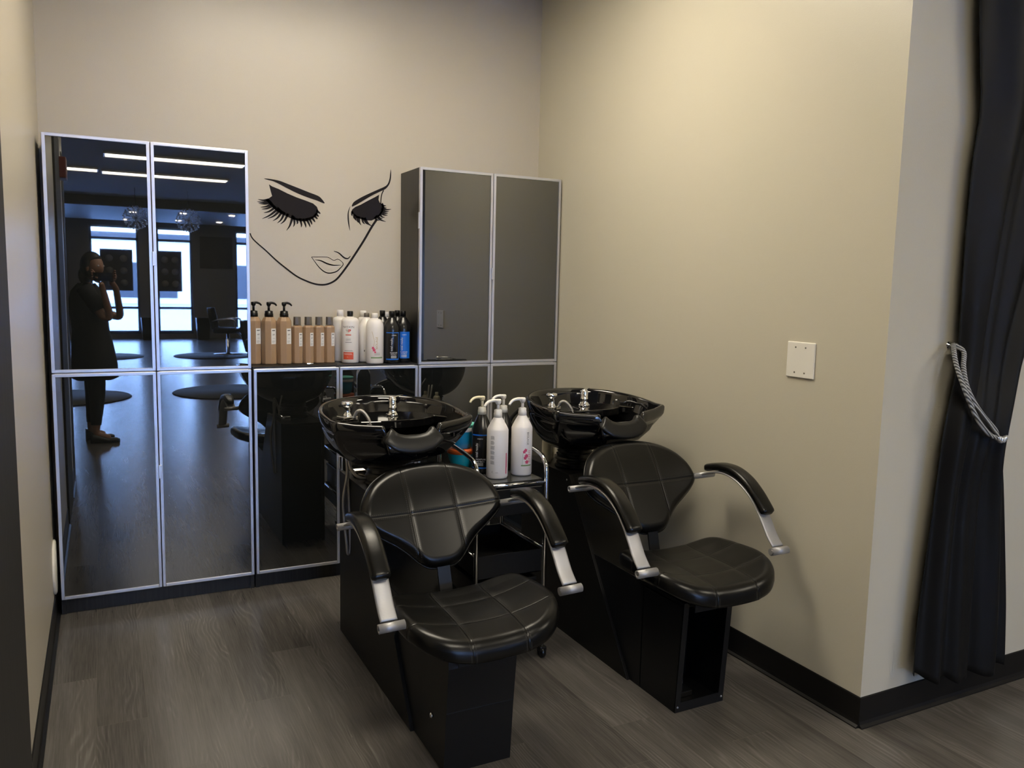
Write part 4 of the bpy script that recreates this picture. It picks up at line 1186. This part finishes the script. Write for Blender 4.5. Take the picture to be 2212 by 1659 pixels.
loop2 = catmull([T3(2.690, -2.110, 1.284), T3(2.700, -2.135, 1.262), T3(2.672, -2.158, 1.215), T3(2.666, -2.178, 1.158), T3(2.696, -2.188, 1.104), T3(2.740, -2.194, 1.058), T3(2.796, -2.20, 1.012), T3(2.814, -2.20, .986)], 8)
MB().tube(loop1, .0075, 12).tube(loop2, .0075, 12).build('rope', M_ROPE, tb)
for k, (x, z, r) in enumerate(((2.815, .983, .009), (2.828, .978, .0105), (2.846, .972, .012), (2.866, .970, .0105), (2.882, .974, .009))):
    MB().sphere(tuple(T3(x, -2.200+.004*k, z)), r, 16, 10).build('bead', M_BEAD, tb)
# silver cord on round the back of the drape
MB().tube(catmull([T3(2.884, -2.185, .976), T3(2.965, -2.14, .985), T3(2.975, -2.10, 1.0), T3(2.90, -2.085, 1.08), T3(2.80, -2.080, 1.20), T3(2.680, -2.105, 1.28)], 6), .005, 10).build('rope', M_ROPE, tb)
cr_ = MB().tube([(2.55, -2.135, 3.02), (4.0, -2.135, 3.02)], .012, 14).build('curtain_rod', M_CHROME)
tag(cr_, 'metal rod along the ceiling that the black curtain hangs from', 'curtain rod')

# ================================================================== SALON BEHIND THE CAMERA (mirrored in the doors)
pt = []
for x0, x1, w in ((.20, .92, 'left'), (1.50, 2.05, 'right')):
    o = MB().box(x0, x1, YS-.028, YS-.020, 1.19, 2.20).build('poster', M_POSTER)
    tag(o, 'dark poster hung in the %s of the two windows mirrored in the cabinet doors' % w, 'poster')
    for i in range(3):
        for j in range(2):
            cx = x0+(x1-x0)*(.28+.44*j); cz = 1.38+.3*i
            MB().lathe([(0, 0), (.085, 0), (.085, .002), (0, .002)], 20, mat=Matrix.Translation((cx, YS-.0195, cz)) @ Matrix.Rotation(-PI/2, 4, 'X') ).build('portrait', M_SALON, o)
pf = MB().box(2.48, 3.28, YS, YS+.03, 1.80, 2.60).build('wall_picture', M_POSTER)
tag(pf, 'large dark picture on the pier beside the salon windows, mirrored faintly', 'picture')
def chandelier(x, y, label):
    e = empty('globe_chandelier', (x, y, H), 0, label, 'chandelier', 'globe chandeliers in the salon')
    MB().tube([(0, 0, -.001), (0, 0, -.32)], .004, 8).build('cord', M_BPLA, e)
    m = MB(); k_ = 90
    for k in range(k_):
        ph = math.acos(1-2*(k+.5)/k_); th = PI*(1+5**.5)*k
        d = Vector((math.cos(th)*math.sin(ph), math.sin(th)*math.sin(ph), math.cos(ph)))
        m.sphere(tuple(d*.20+Vector((0, 0, -.52))), .015, 8, 6)
        m.tube([Vector((0, 0, -.52)), d*.19+Vector((0, 0, -.52))], .0018, 5, caps=False)
    m.build('globe', M_CHROME, e)
    return e
chandelier(.78, -12.0, 'round sparkling metal globe chandelier, the left one in the mirrored salon')
chandelier(1.64, -12.0, 'round sparkling metal globe chandelier, the right one in the mirrored salon')
def floor_mat(x, y, label):
    o = MB().lathe([(0, 0), (.74, 0), (.75, .004), (.735, .014), (0, .015)], 56).build('floor_mat', M_MAT); o.location = (x, y, .001)
    tag(o, label, 'floor mat'); return o
def styling_chair(x, y, rz, label):
    e = empty('styling_chair', (x, y, .016), rz, label, 'salon chair')
    MB().lathe([(0, 0), (.28, 0), (.28, .008), (.05, .018), (.035, .03), (.035, .30), (.028, .31), (.028, .42), (0, .42)], 28).build('pump_base', M_CHROME, e)
    MB().box(-.25, .25, -.24, .24, .42, .53).build('seat', M_LEATHER, e, bevel=.035, seg=4)
    rs = []
    for k in range(9):
        z = .50+.42*k/8; w = .25-.03*abs(k-4)/4; y0 = .23+.08*k/8
        rs.append([(-w, y0-.02, z), (-w*.5, y0+.02, z), (0, y0+.03, z), (w*.5, y0+.02, z), (w, y0-.02, z), (w, y0+.04, z), (0, y0+.09, z), (-w, y0+.04, z)])
    MB().rings(rs, True, True, True).build('backrest', M_LEATHER, e, bevel=.01)
    for s in (-1, 1):
        MB().tube(catmull([Vector(q) for q in [(s*.26, .24, .66), (s*.29, .05, .70), (s*.29, -.18, .69), (s*.27, -.20, .50)]], 5), .018, 10).build('armrest', M_CHROME, e)
    MB().box(-.13, .13, -.50, -.42, .12, .14).tube([(-.1, -.22, .44), (-.1, -.44, .13)], .01, 8).tube([(.1, -.22, .44), (.1, -.44, .13)], .01, 8).build('footrest', M_CHROME, e)
    return e
floor_mat(2.15, -13.0, 'round black floor mat in the far salon under the mirrored chair')
floor_mat(.15, -13.2, 'round black floor mat far in the salon behind the photographer')
floor_mat(1.72, -7.35, 'round black floor mat in the nearer row of the mirrored salon')
floor_mat(-.25, -7.3, 'round black floor mat near the photographer\'s mirrored legs')
styling_chair(2.45, -13.3, 1.9, 'black styling chair with chrome base on the far round mat')
styling_chair(2.25, -7.5, 2.2, 'black styling chair on the nearer round mat, partly mirrored in the lower door')
for x, w in ((1.10, 'left'), (2.36, 'right')):
    o = MB().rings([[(-.14, -.12, 0), (.14, -.12, 0), (.14, .12, 0), (-.14, .12, 0)], [(-.17, -.15, .55), (.17, -.15, .55), (.17, .15, .55), (-.17, .15, .55)]], True, True, False).build('waste_bin', M_BPLA, bevel=.008)
    o.location = (x+.12, YS+.45, 0)
    tag(o, 'black bin standing by the salon window, the %s one of two seen mirrored' % w, 'bin')

# ================================================================== PHOTOGRAPHER (seen mirrored in the cabinet doors)
def skin_body(name, verts, edges, radii, mat, parent, root=0, sub=2):
    me = bpy.data.meshes.new(name); me.from_pydata(verts, edges, []); me.materials.append(mat)
    o = bpy.data.objects.new(name, me); COL.objects.link(o); o.parent = parent
    sk = o.modifiers.new('skin', 'SKIN'); sk.use_smooth_shade = True
    for i, r in enumerate(radii):
        sv = me.skin_vertices[0].data[i]
        sv.radius = r if isinstance(r, tuple) else (r, r); sv.use_root = (i == root)
    s = o.modifiers.new('sub', 'SUBSURF'); s.levels = sub; s.render_levels = sub
    return o
# local frame: she faces +x (towards the phone in her raised hands), then turned a little to the doors
pe = empty('person', (.105, -4.22, 0), 0, 'person in a dark dress and leggings photographing with a raised phone, mirrored in the doors', 'person')
hy = .06
V = [(0, 0, .86), (0, 0, 1.0), (-.01, 0, 1.14), (-.02, 0, 1.28), (-.02, 0, 1.36), (.0, .02, 1.42),             # pelvis..neck 0-5
     (.01, -.08, .84), (.0, -.09, .46), (-.03, -.09, .08), (.09, -.10, .035),                                    # leg 6-9
     (.01, .08, .84), (.03, .09, .46), (.01, .10, .08), (.13, .10, .035),                                        # leg 10-13
     (-.01, -.155, 1.32), (.12, -.19, 1.14), (.245, -.16, 1.10), (.21, .10, 1.36), (.17, .19, 1.43),            # arm A 14-18
     (-.01, .155, 1.32), (.10, .20, 1.12), (.16, .22, 1.10), (.11, .29, 1.34), (.09, .335, 1.42)]                # arm B 19-23
E_ = [(0,1),(1,2),(2,3),(3,4),(4,5),(0,6),(6,7),(7,8),(8,9),(0,10),(10,11),(11,12),(12,13),(3,14),(14,15),(15,16),(16,17),(17,18),(3,19),(19,20),(20,21),(21,22),(22,23)]
Rr = [(.13,.11),(.12,.10),(.12,.10),(.11,.09),(.06,.055),(.05,.05),(.085,.085),(.055,.055),(.035,.035),(.03,.025),(.085,.085),(.055,.055),(.035,.035),(.03,.025),
      .05,.042,.037,.027,.024,.05,.042,.037,.027,.024]
bd = skin_body('body', V, E_, Rr, M_SKIN, pe)
# head with face, turned to the phone
hd = MB()
hc_ = Vector((.035, .07, 1.545)); HR = Matrix.Translation(hc_) @ Matrix.Rotation(math.radians(38), 4, 'Z')
rs = []
for k in range(15):
    a = -PI/2+PI*k/14; z = .118*math.sin(a); q = math.cos(a)
    rr = []
    for i in range(28):
        t = 2*PI*i/28; x = .092*q*math.cos(t); y = .074*q*math.sin(t)
        if z < -.02: x *= 1-.15*abs(z+.02)/.1; y *= 1-.30*abs(z+.02)/.1
        if abs(math.sin(t)) < .3 and math.cos(t) > 0 and -.035 < z < .012: x += .020*(1-abs(math.sin(t))/.3)*(1-abs(z+.015)/.03 if abs(z+.015) < .03 else 0)
        rr.append((x, y, z))
    rs.append(rr)
hd.rings(rs, True, True, True, HR)
hd.sphere((.004, .076, -.01), .026, 10, 8, (.6, .35, 1.1), HR).sphere((.004, -.076, -.01), .026, 10, 8, (.6, .35, 1.1), HR)
head = hd.build('head', M_SKIN, pe)
for s in (-1, 1):
    MB().sphere((.078, s*.030, .012), .011, 12, 8, (.7, 1.2, .8), HR).build('eye', M_WHITEB, head)
MB().sphere((.080, 0, -.055), .016, 12, 8, (.5, 1.5, .5), HR).build('mouth', M_PINK, head)
hr = MB()
rs = []
for k in range(13):
    a = -.9+(PI/2+.9)*k/12; z = .126*math.sin(a); q = math.cos(a)
    rs.append([((-.010+.100*q*math.cos(t))if math.cos(t) < .35 or z > .055 else -.010+.062*q*math.cos(t), .086*q*math.sin(t), z+.01) for t in [2*PI*i/28 for i in range(28)]])
hr.rings(rs, True, True, True, HR)
hr.sphere((-.085, 0, -.07), .055, 14, 10, (.8, 1.1, 1.5), HR)
hr.build('hair', M_HAIR, head)
# clothes
def shell(name, secs, mat, thick=.004):
    rs = []
    for (cx, cy, z, rx, ry) in secs: rs.append([(cx+rx*math.cos(t), cy+ry*math.sin(t), z+.006*math.sin(5*t)) for t in [2*PI*i/36 for i in range(36)]])
    rs = [[(v) for v in r] for r in rs]
    o = MB().rings(rs, True, False, True).build(name, mat, pe)
    m = o.modifiers.new('solid', 'SOLIDIFY'); m.thickness = thick; m.offset = 1
    return o
shell('dress', [(.02, .0, .57, .185, .205), (.02, 0, .70, .180, .20), (.01, 0, .85, .165, .19), (0, 0, 1.0, .145, .165), (-.01, 0, 1.12, .145, .165), (-.015, 0, 1.24, .150, .175), (-.02, 0, 1.33, .125, .17), (-.02, 0, 1.38, .085, .115), (-.02, .005, 1.40, .066, .075)], M_DRESS)
for a, b in ((14, 15), (19, 20)):
    A_, B_ = Vector(V[a]), Vector(V[b]); m_ = A_ + (B_-A_)*.75
    MB().tube([A_+(A_-B_)*.25, A_, m_], [.068, .068, .060], 18, caps=False).build('sleeve', M_DRESS, pe).modifiers.new('solid', 'SOLIDIFY').thickness = .003
for ids in ((6, 7, 8), (10, 11, 12)):
    P3 = [Vector(V[i]) for i in ids]; P3[2] = P3[1]+(P3[2]-P3[1])*.78
    MB().tube(catmull(P3, 5), [.094-.052*k/10 for k in range(11)], 18).build('legging', M_LEG, pe)
for i, j in ((8, 9), (12, 13)):
    a, b = Vector(V[i]), Vector(V[j])
    m = MB(); rs = []
    for k in range(9):
        u = k/8; c = Vector((a.x-.045+.235*u, a.y+(b.y-a.y)*u, 0)); w = .040+.008*math.sin(PI*u)-.012*(u > .9); h = .105-.062*min(1, u*1.6)-.012*(u > .9)
        rs.append([tuple(c+Vector((0, w*math.cos(t), max(0, h*.5+h*.5*math.sin(t))))) for t in [2*PI*q/16 for q in range(16)]])
    m.rings(rs, True, True, True).build('shoe', M_SHOE, pe)
# hands with five bent fingers round the phone
def hand(wrist, palm, side):
    w, p = Vector(wrist), Vector(palm)
    d = (p-w).normalized(); ac = Vector((0, 0, 1)).cross(d).normalized()*side
    vs = [tuple(w), tuple(w+(p-w)*.5), tuple(p)]; es = [(0, 1), (1, 2)]; rr = [(.024, .020), (.030, .018), (.034, .016)]
    up = d.cross(ac).normalized()
    for k in range(4):
        f0 = p + Vector((0, 0, 1))*(.028-.018*k) + d*.004
        ln = (.040, .045, .042, .034)[k]
        f1 = f0 + d*ln*.5; f2 = f1 + (d*.3+Vector((0, 1, 0))*.9)*ln*.4; f3 = f2 + (Vector((0, .6, 0))-d*.6)*ln*.35
        n = len(vs); vs += [tuple(f0), tuple(f1), tuple(f2), tuple(f3)]; es += [(2, n), (n, n+1), (n+1, n+2), (n+2, n+3)]; rr += [(.0095, .0095), (.009, .009), (.0085, .0085), (.0075, .0075)]
    n = len(vs); t0 = w+(p-w)*.45-Vector((0, 0, 1))*.024; t1 = t0+d*.03-Vector((0, 0, .012)); t2 = t1+d*.02+Vector((0, 0, .014))
    vs += [tuple(t0), tuple(t1), tuple(t2)]; es += [(1, n), (n, n+1), (n+1, n+2)]; rr += [(.012, .012), (.010, .010), (.0085, .0085)]
    return skin_body('hand', vs, es, rr, M_SKIN, pe, 0, 2)
hand(V[18], (.195, .275, 1.475), 1)
hand(V[23], (.045, .352, 1.470), -1)
ph = empty('smartphone', (.215, -3.852, 1.462), 0, 'black smartphone held sideways by the photographer, seen mirrored in the cabinet door', 'phone')
MB().box(-.075, .075, -.004, .004, -.036, .036).build('case', M_DOORP, ph, bevel=.003)
MB().box(-.072, -.042, .004, .0065, .004, .034).build('camera_bump', M_BPLA, ph, bevel=.002)
